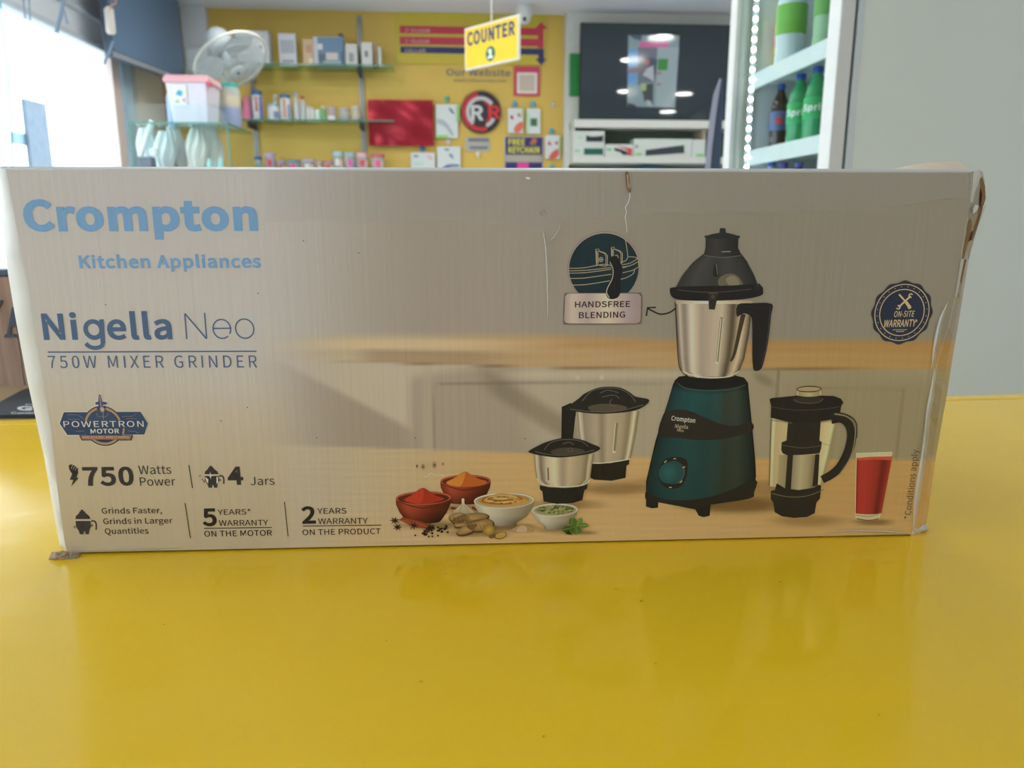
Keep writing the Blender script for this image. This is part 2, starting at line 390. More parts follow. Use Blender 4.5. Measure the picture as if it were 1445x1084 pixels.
    def build(s, name, parent=None, m=None, label=None):
        me = bpy.data.meshes.new(name); me.from_pydata(s.v, [], s.f); me.materials.append(m or INK)
        ca = me.color_attributes.new('ink', 'FLOAT_COLOR', 'POINT')
        ca.data.foreach_set('color', [x for c in s.c for x in (*c, 1.0)])
        bm = bmesh.new(); bm.from_mesh(me)
        fl = [f for f in bm.faces if f.normal.y > 0]; bmesh.ops.reverse_faces(bm, faces=fl); bm.to_mesh(me); bm.free()
        o = bpy.data.objects.new(name, me); COL.objects.link(o); o.parent = parent or box
        if label: o['label'] = label
        return o
# ------------------------------------------------------------------ printed picture: the blurred kitchen
def ss(a, b, x):
    t = max(0.0, min(1.0, (x - a) / (b - a))); return t * t * (3 - 2 * t)
def kitchen(x, y):
    c = mixc((168, 162, 152), (142, 131, 114), ss(330, 620, x))
    c = mixc(c, (127, 119, 99), ss(650, 1050, x))
    c = mixc(c, mixc((166, 154, 130), (160, 146, 116), ss(560, 760, y)), ss(480, 640, y) * (1 - ss(380, 470, x)))
    rt = ss(345, 520, x)
    # wooden worktop of the picture
    top = 472 + 8 * ss(760, 980, x) - 6 * ss(330, 500, x) + 6; bot = 508.5 + (x - 400) * .0275 if x < 800 else 519.5 + (x - 800) * .003
    wood = mixc((166, 150, 118), (164, 136, 94), ss(520, 800, x)); wood = mixc(wood, (157, 125, 74), ss(800, 1200, x))
    gy = (y - top) / (bot - top)
    wood = mixc(wood, mixc(wood, (196, 172, 130), .5), ss(.1, .3, gy) * (1 - ss(.35, .65, gy)) * (1 - ss(640, 800, x)))
    wood = mixc(wood, mixc(wood, (120, 92, 66), .42), ss(.45, .62, gy) * ss(490, 540, x) * (1 - ss(640, 760, x)))
    wood = mixc(wood, mixc(wood, (150, 104, 52), .3), ss(760, 830, x) * (1 - ss(.3, .5, gy)))
    wood = tuple(a * (1 + .012 * sin(y * 1.1 + sin(x * .01) * 3)) for a in wood)
    # cupboards
    cab = mixc((166, 154, 130), (150, 138, 112), ss(600, 900, x)); cab = mixc(cab, (134, 122, 90), ss(850, 1250, x))
    sh = mixc(cab, (118, 104, 88), .55)
    dg = (y - 514) - (x - 405) * .52
    cab = mixc(cab, sh, ss(-6, 8, dg) * (1 - ss(560, 610, x)) )
    cab = mixc(cab, sh, .8 * ss(568, 590, x) * (1 - ss(700, 760, x - (y - 520) * .2)) * ss(520, 545, y + (x - 575) * .15))
    cab = mixc(cab, (158, 146, 120), .55 * ss(592, 600, x) * (1 - ss(606, 614, x)))
    cab = mixc(cab, (98, 86, 66), .45 * (1 - ss(0, 3.2, abs(y - 541))) * ss(612, 625, x) * (1 - ss(905, 960, x)))
    cab = mixc(cab, (98, 86, 66), .3 * (1 - ss(0, 3, abs(x - 613))) * ss(538, 545, y))
    d2 = (y - 545) - (x - 700) * .62
    cab = mixc(cab, (104, 92, 72), .5 * (1 - ss(6, 26, abs(d2))) * ss(660, 710, x) * (1 - ss(800, 830, x)))
    cab = mixc(cab, (92, 82, 52), .5 * (1 - ss(0, 2.4, abs(x - 1099 + (y - 520) * .06))) * ss(518, 524, y))
    cab = mixc(cab, (92, 82, 52), .28 * (1 - ss(0, 3, abs(y - 549))) * ss(1120, 1160, x) * (1 - ss(1276, 1282, x)))
    cab = mixc(cab, (92, 82, 52), .32 * (1 - ss(0, 3, abs(x - 1276 + (y - 548) * .12))) * ss(546, 552, y))
    cab = mixc(cab, (160, 146, 110), .25 * ss(1150, 1290, x) * (1 - ss(526, 545, y)))
    cab = mixc(cab, (178, 164, 136), .5 * (1 - ss(0, 9, abs(y - 529))) * ss(690, 740, x) * (1 - ss(960, 1080, x)))
    cab = mixc(cab, (88, 76, 52), .35 * (1 - ss(3, 12, math.hypot((x - 1078) * .55, (y - 536) - (x - 1078) * .4))))
    low = mixc(wood, cab, ss(-.8, .9, y - bot)); low = mixc(low, (96, 70, 44), .55 * (1 - ss(0, 1.6, abs(y - bot))) * ss(400, 700, x))
    c2 = mixc(c, low, ss(-7, 8, y - top))
    # table
    tt = 629 + (x - 435) * .0335 if x < 920 else 645.5 + (x - 920) * .009
    tab_ = mixc((166, 150, 118), (176, 144, 92), ss(470, 760, x)); tab_ = mixc(tab_, (168, 134, 78), ss(850, 1200, x))
    tab_ = mixc(tab_, (186, 156, 100), .35 * ss(700, 760, y))
    tab_ = tuple(a * (1 + .012 * sin(y * .8 + sin(x * .012) * 4) + .01 * sin(y * 2.1 + x * .02)) for a in tab_)
    for sx, sy, rx, ry, k in ((1040, 712, 92, 15, .62), (1085, 690, 40, 16, .3), (870, 690, 62, 11, .4), (930, 682, 60, 12, .18), (800, 712, 60, 9, .35), (1140, 735, 60, 10, .3), (1232, 737, 34, 5, .5),
                              (612, 741, 56, 7, .5), (715, 744, 50, 7, .55), (790, 748, 40, 6, .4), (672, 752, 52, 7, .4), (820, 752, 26, 4, .5), (660, 718, 46, 10, .35)):
        d = math.hypot((x - sx) / rx, (y - sy) / ry); tab_ = mixc(tab_, (64, 44, 18), k * (1 - ss(.35, 1.15, d)))
    c3 = mixc(c2, tab_, ss(-2.5, 2.5, y - tt))
    return mixc(c, c3, rt)
def kitchen_print():
    k = Ink(); nx, ny = 330, 130; P = []; C = []
    for j in range(ny + 1):
        v = .004 + .9905 * j / ny; a, b = yl(v), yr(v); x0, x1 = inL(a) + .5, inR(b) - .5
        for i in range(nx + 1):
            u = i / nx; x, y = x0 + (x1 - x0) * u, a + (b - a) * u
            P.append(bl_(x, y, LAY)); C.append(ink(kitchen(x, y)))
    w = nx + 1
    k.raw(P, [(j * w + i, j * w + i + 1, (j + 1) * w + i + 1, (j + 1) * w + i) for j in range(ny) for i in range(nx)], C)
    for x, y in ((815, 532), (849, 532)): k.ell(x, y, 4.6, 4.6, (160, 148, 120), 2, centre=(178, 164, 134))
    return k
kitchen_print().build('printed_kitchen_picture', label='blurred beige kitchen picture printed across the front')
def edge_print():
    k = Ink(); n = 40; P = []; C = []
    for j in range(n + 1):
        b = yr(j / n); wob = .0012 * sin(j * .9) + .0008 * sin(j * 2.3); q = [bl_(inR(b) - .4, b, LAY), bl_(siR(b) * .6 + inR(b) * .4, b, -.004 - wob), bl_(siR(b), b, -DENT)]
        q[1] += Vector((.0004, -.0005, 0)); q[2] += Vector((.0005, -.0004, 0)); P += q; C += [ink(kitchen(x, b)) for x in (inR(b), inR(b) + 6, inR(b) + 12)]
    return k.raw(P, [(3 * j + c, 3 * j + c + 1, 3 * j + c + 4, 3 * j + c + 3) for j in range(n) for c in (0, 1)], C)
edge_print().build('printed_side_edge')

# ------------------------------------------------------------------ lettering and line art
BLU = (104, 138, 176); NAVY = (70, 88, 112); INKD = (46, 44, 44); BLK = (34, 31, 27); PALE = (196, 182, 148)
t = Ink(); t.text('Crompton', 35.5, 327, 364.5, 326.3, 45, BLU, 4, bold=.043, space=.98, font=HUMANIST); t.build('printed_brand_lettering', label='large blue lettering')
t = Ink(); t.text('Kitchen Appliances', 112.5, 379, 368.6, 378, 18.4, BLU, 4, bold=.03, font=HUMANIST); t.build('printed_heading_lettering', label='smaller blue lettering')
t = Ink(); t.text('Ni', 62, 480, 111, 479.7, 37, NAVY, 4, bold=.026); t.text('ella', 152.5, 479.6, 243.6, 479, 37, NAVY, 4, bold=.026)
t.ring(132, 465.2, 14.4, 14.6, 6.4, NAVY, 4); t.stroke([(143, 450.8), (145.2, 484)], 6.4, NAVY, 5, 1); t.stroke([(145.2, 482), (143, 488.6), (134, 491.2), (126, 489.2), (121, 484.8)], 5.6, NAVY, 6); 
t.stroke([(263.6, 478.6), (260.6, 442.5)], 1.9, NAVY, 4, 1); t.stroke([(260.8, 442.6), (291.2, 478)], 2.0, NAVY, 4, 1); t.stroke([(291.6, 478.2), (288.6, 441.6)], 1.9, NAVY, 4, 1)
t.ring(313, 464.3, 13.3, 14.2, 1.8, NAVY, 4, 48, .16 * pi * -1 - .55 + .5, 1.72 * pi); t.stroke([(300, 463.6), (326.4, 463.2)], 1.8, NAVY, 4, 1); t.ring(345.2, 463.9, 13.8, 14.4, 1.8, NAVY, 4)
t.stroke([(67.4, 497), (362, 495.8)], 1.8, NAVY, 4, 1); t.text('750W MIXER GRINDER', 69, 519.5, 363, 518.6, 17, NAVY, 4, space=1.12)
t.build('printed_title_lettering', label='navy product title lettering')
t = Ink()
t.text('750', 118.4, 686, 189.7, 685.4, 26.5, INKD, 4, bold=.03); t.text('Watts', 196, 669.4, 242, 668.6, 12, INKD, 4); t.text('Power', 198, 685.8, 248, 685, 11.7, INKD, 4)
t.stroke([(266.4, 656.4), (271.6, 688.8)], 1.3, INKD, 4, 1); t.build('printed_power_lettering', label='black 750 watts lettering'); t = Ink(); t.text('4', 322, 684.8, 344, 684.4, 26, INKD, 4, bold=.03); t.text('Jars', 353.5, 684.8, 387.6, 684.2, 11.6, INKD, 4)
t.build('printed_jars_lettering', label='black jar count lettering'); t = Ink(); t.text('Grinds Faster,', 143.8, 725, 228.7, 724.3, 7.9, BLK, 4, bold=.006); t.text('Grinds in Larger', 146, 739.8, 243.7, 738.6, 8, BLK, 4, bold=.006); t.text('Quantities', 148.3, 753.9, 209.7, 753, 8, BLK, 4, bold=.006)
t.build('printed_grinding_lettering', label='three short lines of small black lettering'); t = Ink(); t.stroke([(261, 710), (268.6, 759.7)], 1.2, INKD, 4, 1); t.stroke([(401.4, 708.3), (406.5, 757)], 1.2, INKD, 4, 1)
t.text('5', 286.3, 742.8, 306.6, 742.4, 25, BLK, 4, bold=.03); t.text('YEARS*', 307.3, 726.8, 354, 726.2, 7.6, BLK, 4, bold=.004); t.text('WARRANTY', 309, 742.2, 378.7, 741.4, 7.8, BLK, 4, bold=.004)
t.stroke([(288, 745.8), (383.7, 744.5)], 1.1, BLK, 4, 1); t.text('ON THE MOTOR', 288.4, 757.5, 384, 756, 8, BLK, 4, bold=.006)
t.build('printed_warranty_lettering', label='five year motor warranty lettering'); t = Ink(); t.text('2', 426, 739.6, 446, 739.2, 24.5, BLK, 4, bold=.03); t.text('YEARS', 447.8, 725.2, 489, 724.8, 7.8, BLK, 4, bold=.004); t.text('WARRANTY', 449, 739.6, 519, 739, 7.9, BLK, 4, bold=.004)
t.stroke([(427, 742.5), (538, 741.2)], 1.1, BLK, 4, 1); t.text('ON THE PRODUCT', 427, 755.4, 537.3, 753.6, 7.9, BLK, 4, bold=.006)
t.build('printed_warranty_lettering', label='two year product warranty lettering'); t = Ink(); t.text('*Conditions apply.', 1284.5, 732, 1296.5, 632, 8.6, (70, 62, 44), 4)
t.build('printed_conditions_lettering', label='small upright conditions lettering')
# icons
i = Ink()
i.poly([(99, 676), (103.5, 664), (102.5, 661), (110, 664.5), (110.5, 667), (108, 674), (111, 674.5), (100.5, 686.5), (103.5, 677.5), (98, 677)], INKD, 4)
i.poly([(97, 658), (100, 655.5), (107, 660), (110, 665), (103, 669), (98.5, 664)], INKD, 4, 3)
for q in ((101.5, 656), (104.6, 657), (107.4, 658.8), (109.6, 661)): i.stroke([(q[0], q[1]), (q[0] - 2.2, q[1] + 5)], 2.3, INKD, 4, 1)
for q in ((100.5, 661.5), (103.4, 662.6), (106.2, 664)): i.stroke([(q[0] + 1.9, q[1] - 4.6), (q[0], q[1])], .7, (165, 150, 120), 5, 1)
def jar_icon(x, y, w, h, flash):    # little mixer-jar pictogram, x,y = top centre
    P = lambda a, b: (x + a * w + b * .1 * h, y + b * h)
    i.poly([P(-.1, 0), P(.1, 0), P(.1, .06), P(.2, .07), P(.24, .14), P(.5, .26), P(.56, .38), P(-.56, .38), P(-.5, .26), P(-.24, .14), P(-.2, .07), P(-.1, .06)], INKD, 4)
    i.stroke([P(-.58, .425), P(.62, .425)], 1.1, (186, 172, 140), 4, 1)
    i.poly([P(-.56, .46), P(.56, .46), P(.56, .68), P(.4, .82), P(.34, 1), P(.1, 1), P(.06, .88), P(-.02, .88), P(-.06, 1), P(-.34, 1), P(-.4, .86), P(-.56, .7)], INKD, 4)
    i.stroke([P(.6, .46), P(.86, .47), P(.95, .6), P(.9, .82)], 2.0, INKD, 4)
    i.stroke([P(-.58, .66), P(-.72, .7), P(-.6, .76)], 1.0, INKD, 4); i.stroke([P(.58, .66), P(.68, .66), P(.64, .6)], 1.0, INKD, 4)
    if flash:
        i.ell(*P(-.1, .44), 2, 2, (205, 195, 165), 5); i.poly([P(-.1, .26), P(-.04, .42), P(.24, .44), P(-.04, .47), P(-.1, .62), P(-.16, .47), P(-.4, .44), P(-.16, .42)], (205, 195, 165), 5)
        i.poly([P(-.52, .5), P(-.3, .62), P(-.36, .82), P(-.48, .7)], (190, 176, 142), 5); i.poly([P(.38, .5), P(.5, .5), P(.46, .76), P(.32, .82)], (190, 176, 142), 5)
        for a, b, s in ((-.95, .46, 2.2), (-.8, .62, 1.5)):
            q = P(a, b); i.poly([(q[0], q[1] - s), (q[0] + .4, q[1] - .4), (q[0] + s, q[1]), (q[0] + .4, q[1] + .4), (q[0], q[1] + s), (q[0] - .4, q[1] + .4), (q[0] - s, q[1]), (q[0] - .4, q[1] - .4)], INKD, 4)
i.build('printed_pictogram'); i = Ink(); jar_icon(297.3, 657.5, 17.5, 31, True); i.build('printed_pictogram'); i = Ink()
jar_icon(115.6, 719.5, 19, 34.5, False)
i.build('printed_pictogram')

# motor badge
b = Ink(); D0 = (44, 58, 80); CU = (150, 118, 84)
hexo = [(84.2, 597.6), (90, 581.8), (121.5, 581.8), (198.2, 581.2), (208.6, 597.6), (203.6, 613.4), (95, 614)]
def grow(p, k, c=(146, 598)): return [(c[0] + (x - c[0]) * (1 + k / abs(x - c[0] if abs(x - c[0]) > 8 else 40)), c[1] + (y - c[1]) * (1 + k / max(14, abs(y - c[1])))) for x, y in p]
b.ell(145.9, 601.3, 29.4, 29.4, (186, 172, 146), 3, n=48); b.poly(grow(hexo, 1.2), (186, 172, 146), 3); b.poly([(138, 558), (140, 555.6), (143.5, 556.5), (146, 565), (152, 566.5), (152, 572), (133, 572), (133, 566.5), (137, 565)], (178, 166, 148), 3)
b.ell(145.9, 601.3, 28.3, 28.3, D0, 4, n=48); b.poly(hexo, (46, 62, 86), 5); b.ring(145.9, 601.3, 25.6, 25.6, 2.9, CU, 6, a0=.32 * pi, a1=.68 * pi); b.ring(145.9, 601.3, 26, 26, 2.9, CU, 6, a0=-.62 * pi, a1=-.22 * pi) if False else None
b.ell(145.9, 600.5, 25.5, 25.5, (52, 66, 88), 6, n=40, a0=0, a1=pi)
b.ring(145.9, 601.3, 26.5, 26.5, 3, CU, 7, a0=0.10 * pi, a1=.42 * pi); b.ring(145.9, 601.3, 26.5, 26.5, 3, CU, 7, a0=.58 * pi, a1=.9 * pi); b.ring(145.9, 601.3, 26.5, 26.5, 3, CU, 7, a0=-.78 * pi, a1=-.22 * pi)
b.poly([(139.4, 557), (141.6, 557), (144.2, 567), (150.6, 567.6), (150.6, 571), (144.5, 571.4), (147, 576), (137, 576), (139.5, 571.4), (134.6, 571), (134.6, 567.6), (138.6, 567)], (60, 64, 102), 6)
b.stroke([(140.6, 559), (142.6, 575)], 1.1, (150, 132, 132), 7, 1); b.ell(144.2, 578, 3.4, 3.8, (134, 116, 110), 8, centre=(176, 156, 138))
b.stroke([(136, 583), (138, 588), (150, 588), (153, 583)], .9, (116, 100, 98), 8, 1); b.stroke([(145.3, 582), (145.9, 592)], .7, (150, 130, 120), 8, 1)
for q in ([(95, 585.5), (110, 585.5), (118, 591)], [(96, 592), (113, 592)], [(172, 588), (187, 587.5), (192, 584)], [(178, 591), (193, 591)], [(107, 608.5), (119, 608.5)], [(181, 608.5), (190, 608.5), (196, 612)]): b.stroke(q, .8, (110, 96, 90), 6, 1)
b.poly([(111.6, 614), (187.4, 614), (185.2, 621.6), (115.2, 621.6)], (34, 36, 50), 6); b.poly([(113.4, 614.5), (185.8, 614.5), (183.8, 620.6), (116, 620.6)], (126, 88, 74), 7)
b.text('POWERTRON', 90, 602.8, 203, 602.4, 8.2, (208, 200, 178), 9, bold=.004, space=1.05); b.text('MOTOR', 128, 612, 168.5, 611.6, 6.5, (208, 200, 178), 9, bold=.02)
b.stroke([(175, 604.5), (173.6, 613)], 2.4, CU, 8, 1); b.text('MORE EFFICIENT. MORE POWERFUL.', 116.5, 618.8, 183.5, 618.6, 3.2, (196, 166, 140), 9)
b.build('printed_motor_badge', label='dark blue and copper motor badge')

# hands-free badge
h = Ink(); TEAL = (26, 40, 42); LNE = (150, 138, 106)
h.ell(852.3, 378.2, 51.6, 51.6, (128, 112, 100), 3, n=64); h.ell(852.3, 378.6, 50, 50, (150, 134, 112), 4, n=64); h.ell(852.3, 379, 49.2, 49.2, TEAL, 5, n=64)
def Z(x, y): return (780 + x / 6.773, 310 + y / 6.773)
def ZS(q): return [Z(*p) for p in q]
for q in ([(150, 465), (300, 460), (480, 428), (560, 440)], [(150, 490), (320, 484), (560, 458)], [(148, 512), (320, 506), (560, 474)], [(155, 562), (300, 558), (560, 522)], [(180, 626), (320, 620), (545, 585)],
          [(660, 432), (740, 415), (812, 372)], [(660, 452), (740, 440), (820, 400)], [(670, 462), (780, 425)], [(668, 508), (760, 485), (815, 455)], [(650, 570), (700, 556), (765, 520), (782, 480)], [(818, 372), (822, 455)], [(690, 175), (706, 260), (718, 352)], [(655, 408), (700, 390), (718, 358)], [(718, 355), (780, 358), (816, 376)]):
    h.stroke(ZS(q), 1.0, LNE, 7)
for dx, dy, sc in ((0, 0, 1), (148, -18, .96)):
    q = lambda pts: ZS([(410 + dx + (a - 410) * sc, 280 + dy + (c - 280) * sc) for a, c in pts])
    h.stroke(q([(418, 430), (412, 282), (440, 282), (442, 300), (500, 320), (522, 345), (520, 440)]), 1.2, LNE, 7, 1); h.stroke(q([(436, 420), (432, 300), (495, 325), (508, 350), (506, 440)]), .8, LNE, 7, 1); h.stroke(q([(418, 430), (500, 446), (520, 440)]), 1.0, LNE, 7, 1)
    h.stroke(q([(424, 300), (426, 420)]), 2.2, (120, 112, 84), 6, 1); h.ring(*q([(462, 382)])[0], 3, 3.6, 1, LNE, 7); h.ell(*q([(462, 382)])[0], 1.1, 1.5, LNE, 7)
# plate below
pl = [(796, 418), (799, 414.6), (804, 413.6), (897, 413), (903.5, 414.6), (906.2, 419), (905.2, 452), (903, 456), (897.5, 457.4), (802, 458), (796.6, 456), (794.6, 452)]
h.poly(pl, (92, 78, 72), 8, 4)
h.loft([(414.2, 803, 898.5), (415.2, 799.6, 902.4), (418.5, 797.4, 904.8), (452, 796, 904), (455.4, 797.8, 902), (456.6, 802, 897.5)], [(0, (150, 130, 118)), (.1, (176, 160, 138)), (.3, (158, 140, 128)), (.55, (186, 172, 142)), (.85, (150, 132, 128)), (1, (140, 122, 110))], 9, n=24, sub=1)
h.poly(ZS([(538, 370), (600, 345), (640, 400), (662, 470), (648, 560), (652, 660), (630, 735), (575, 760), (525, 745), (505, 690), (520, 640), (558, 570), (580, 500), (565, 420)]), (26, 25, 26), 10, 4)
h.stroke(ZS([(545, 405), (575, 470), (570, 560), (525, 650), (515, 700), (540, 745)]), (.8, 1.4), (168, 156, 126), 11)
h.text('HANDSFREE', 811.3, 434, 889.3, 433.2, 8.4, BLK, 11, bold=.012); h.text('BLENDING', 817, 449.3, 882, 448.3, 8.6, BLK, 11, bold=.012)
h.stroke([(956, 433), (945, 441), (932, 443.4), (921, 439), (914, 435.2)], 2.2, BLK, 3); h.stroke([(912.2, 446), (913.6, 434.4), (925.6, 433.8)], 2.2, BLK, 4, 1)
h.build('printed_feature_badge', label='round teal badge over a pale lettered plate')

# on-site seal
w = Ink(); CR = (172, 154, 112); SD = (38, 42, 54)
w.ell(1272.8, 441.3, 43.2, 44.6, (118, 106, 78), 3, n=96, wob=(.026, 12)); w.ell(1272.8, 441.3, 42.2, 43.6, SD, 4, n=96, wob=(.028, 12))
w.ring(1272.8, 441.3, 38.6, 40, 1.2, CR, 6, 72); w.ring(1272.8, 441.3, 31.8, 33, 1.2, CR, 6, 72)
for k in range(24):
    a = 2 * pi * k / 24 + .13; o, kx, ky = w.frame_at(1272.8, 441.3, 6); w.raw([o + Vector(((34.9 * cos(a) + .8 * cos(s)) * kx, 0, (36.2 * sin(a) + .8 * sin(s)) * ky)) for s in (0, 1.57, 3.14, 4.71)], [(0, 1, 2, 3)], ink(CR))
def Y(x, y): return (1220 + x / 9.857, 385 + y / 9.857)
w.stroke([Y(480, 300), Y(575, 405)], 2.4, CR, 6, 1); w.stroke([Y(575, 405), Y(625, 475)], 4.4, CR, 6, 1); w.ell(*Y(625, 478), 2.6, 2.6, CR, 6)
w.stroke([Y(475, 478), Y(640, 325)], 2.4, CR, 6, 1)
for x, y, a in ((642, 318, .4), (470, 480, 3.5)): w.ring(*Y(x, y), 3.3, 3.3, 1.7, CR, 7, 20, a, a + 4.9)
w.text('ON-SITE', 1261, 447.6, 1289.5, 447, 8.4, CR, 6, bold=.012, slant=.12); w.text('WARRANTY', 1246.4, 462, 1291.5, 460.8, 10.2, CR, 6, bold=.02, slant=.12); w.text('*', 1292.4, 460, 1295, 459.6, 8, CR, 6)
w.stroke([Y(392, 794), Y(592, 792)], .9, CR, 6, 1); w.stroke([Y(438, 818), Y(552, 816)], .9, CR, 6, 1)
w.build('printed_warranty_seal', label='dark scalloped round seal')

# ------------------------------------------------------------------ printed mixer
STEEL = [(0, (92, 80, 66)), (.05, (168, 154, 130)), (.11, (120, 106, 88)), (.2, (196, 180, 152)), (.34, (150, 134, 112)), (.5, (166, 150, 124)), (.62, (176, 160, 130)), (.7, (120, 106, 84)), (.76, (70, 60, 44)), (.83, (150, 132, 100)), (.9, (182, 164, 126)), (.96, (120, 104, 76)), (1, (60, 50, 36))]
m = Ink()
base = [(952, 537), (958, 531.5), (968, 530), (1038, 530), (1050, 533), (1055.5, 540), (1060, 590), (1065, 644), (1066.5, 674), (1064, 694), (1058, 703), (1003, 712), (1001.5, 728), (993, 730), (986, 728), (981, 719), (929, 709), (928.5, 716.5), (920, 717.5), (911.6, 715), (911.6, 680), (925, 622)]
m.poly(base, (26, 25, 22), 3)
m.loft([(541, 950.5, 1055, 8), (580, 938.5, 1059, 6), (622, 927.5, 1063, 5), (668, 914.5, 1065.5, 6), (690, 912.8, 1064.5, 18, -18)], [(0, (18, 36, 36)), (.12, (24, 52, 51)), (.3, (28, 60, 57)), (.5, (27, 54, 51)), (.62, (34, 56, 50)), (.7, (40, 48, 38)), (.84, (44, 52, 42)), (.95, (26, 34, 30)), (1, (20, 23, 21))], 4, n=30, vst=[(0, (.7,)), (.06, (1.12,)), (.5, (1,)), (1, (.95,))])
m.poly([(966, 532), (1040, 532), (1049, 537), (1046, 544), (1000, 550), (964, 546), (957, 540)], (20, 20, 18), 5, 3)
m.stroke([(956, 541), (970, 548.5), (1000, 551.5), (1034, 549), (1052, 543)], .9, (58, 82, 72), 6)
m.poly([(936.5, 584), (945, 580), (957, 578), (973, 580), (994, 589), (1016, 598), (1036, 601), (1060.2, 596.5), (1061.8, 607.5), (1040, 615.5), (1013.5, 620.5), (985, 621), (956, 618), (929.5, 614)], (36, 33, 28), 6, 4)
m.poly([(912.4, 692), (925, 701), (950, 706), (985, 704.5), (1020, 696), (1066, 677), (1064, 695), (1058, 703.5), (1003, 712.5), (980, 718), (930, 708.5), (911.8, 706)], (32, 30, 25), 7, 3)
m.poly([(929, 667), (934, 653), (944, 646), (958, 645), (968, 649), (970.5, 658), (968, 676), (960, 687), (947, 690), (936, 686), (930, 676)], (28, 28, 25), 7, 4)
m.ell(950, 667, 15.5, 16.5, (34, 60, 56), 8, centre=(36, 66, 62)); m.ell(943.5, 667.5, 14, 15, (30, 66, 62), 9, centre=(40, 82, 76)); m.ring(950, 667, 16, 17, 1, (60, 92, 84), 9, 30, -1.2, .6)
for x, y, r in ((939, 651.5, .7), (952, 647.4, 0), (965, 659.5, .4), (961, 680, .8), (946, 688, .1)): m.stroke([(x - 1.8, y + 1.8 * r), (x + 1.8, y - 1.8 * r)], 1.1, (190, 174, 120), 9, 1)
m.text('Crompton', 947, 593.2, 980.5, 597, 6.6, (206, 190, 152), 8, bold=.016); m.text('Nigella', 952.4, 603.9, 970.4, 605.4, 5, (176, 160, 126), 8); m.text('Neo', 955.5, 608.8, 964.5, 609.8, 3.6, (176, 160, 126), 8)
m.stroke([(950.5, 541), (938, 584), (925, 628), (912.5, 680)], .8, (20, 24, 22), 9); m.stroke([(1055, 541), (1060, 592), (1065, 644), (1066.5, 674)], .9, (20, 22, 20), 9)
# steel jar
m.loft([(425, 953, 1062), (470, 955.5, 1057), (505, 958, 1050.5), (522, 960.5, 1044, 4), (531, 971, 1036, 3.5)], STEEL, 5, n=40)
m.loft([(424, 953, 1062), (429, 953.2, 1061.5)], [(0, (150, 136, 112)), (.4, (210, 196, 164)), (1, (150, 132, 100))], 6, n=12, sub=1)
m.stroke([(962, 524), (980, 530.5), (1003, 533), (1028, 531.5), (1043, 524)], 1.6, (206, 190, 150), 6)
m.stroke([(1018.5, 448), (1012, 511)], 4.6, (112, 98, 74), 6, 1); m.stroke([(1017.6, 449), (1011, 511)], 1.3, (206, 190, 150), 7, 1); m.stroke([(1020.4, 449), (1014, 511)], .9, (190, 172, 132), 7, 1); m.ell(1011.5, 512, 2.6, 1.6, (216, 200, 160), 8)
m.stroke([(1049, 443), (1043, 470), (1036, 500), (1031, 510)], (7, 3), (58, 48, 34), 6); m.stroke([(953, 426), (957, 505), (962, 524), (972, 532)], 1.1, (38, 33, 28), 8)
m.poly([(1041, 430), (1060, 428), (1089, 428.8), (1088, 445), (1084, 482), (1077, 514), (1072.5, 522), (1067, 523.5), (1063, 520.5), (1061.6, 500), (1061.4, 455), (1058, 445), (1048, 442.5), (1040, 447)], (28, 27, 25), 8, 3)
m.stroke([(1087, 432), (1083, 478), (1075, 514)], .8, (66, 62, 54), 9)
# lid
m.loft([(358, 993, 1046), (370, 978, 1055), (385, 965, 1063), (398, 957, 1068), (410, 952, 1070)], [(0, (44, 42, 38)), (.2, (62, 59, 52)), (.45, (52, 50, 44)), (.62, (60, 57, 50)), (.85, (48, 46, 40)), (1, (36, 34, 30))], 5, n=24)
m.poly([(1013, 398), (1018, 390), (1030, 386), (1040, 389), (1046, 396), (1048, 404), (1034, 408), (1018, 406)], (92, 84, 64), 6, 4); m.poly([(1024, 394), (1034, 389), (1041, 394), (1043, 402), (1030, 403)], (116, 106, 80), 7, 4)
m.poly([(1009, 372), (1013, 380), (1015, 388), (1011, 391), (1006, 388), (1007, 380)], (34, 32, 28), 7, 3); m.stroke([(1010.5, 373), (1013, 388)], .9, (110, 104, 84), 8, 1)
m.loft([(332.5, 994, 1044), (336, 996, 1042), (350, 995.5, 1041.5), (360, 993, 1046.5, 2)], [(0, (40, 38, 33)), (.3, (54, 52, 45)), (.6, (44, 42, 36)), (1, (34, 32, 27))], 6, n=16)
m.poly([(993.5, 334), (1004, 330.5), (1015, 328.5), (1016, 322), (1023.5, 322), (1024.5, 328.5), (1036, 331), (1045, 334.5), (1042, 337), (997, 337)], (38, 38, 35), 7); m.stroke([(1018, 355.5), (1031, 355)], 1.2, (140, 130, 104), 8, 1); m.stroke([(994, 360.5), (1020, 363.5), (1046, 360.5)], .8, (96, 92, 78), 8)
m.poly([(945.2, 410), (950, 405.5), (980, 404), (1030, 403), (1066, 401), (1075, 404), (1077, 410), (1074, 417), (1050, 422), (1010, 424.5), (970, 424), (950, 420.5)], (28, 26, 23), 8, 4)
m.stroke([(956, 409), (985, 412), (1020, 412), (1060, 408)], 1.2, (64, 60, 50), 9); m.stroke([(953, 406), (957, 400), (962, 390), (972, 378)], .8, (84, 80, 68), 9); m.stroke([(1070, 404), (1064, 388), (1055, 371)], .8, (84, 80, 68), 9)
m.poly([(999, 413), (1013, 413), (1011.5, 424), (1008.5, 437), (1000.5, 436.5), (1000, 424)], (40, 37, 30), 10); m.stroke([(1000, 414), (1013, 414)], .8, (92, 84, 66), 11, 1); m.ell(1006, 419, 2.6, 3, (66, 60, 48), 11)
m.ell(1069, 405, 5, 5, (34, 32, 27), 9)
m.build('printed_mixer', label='printed green mixer with steel jar and black dome lid')

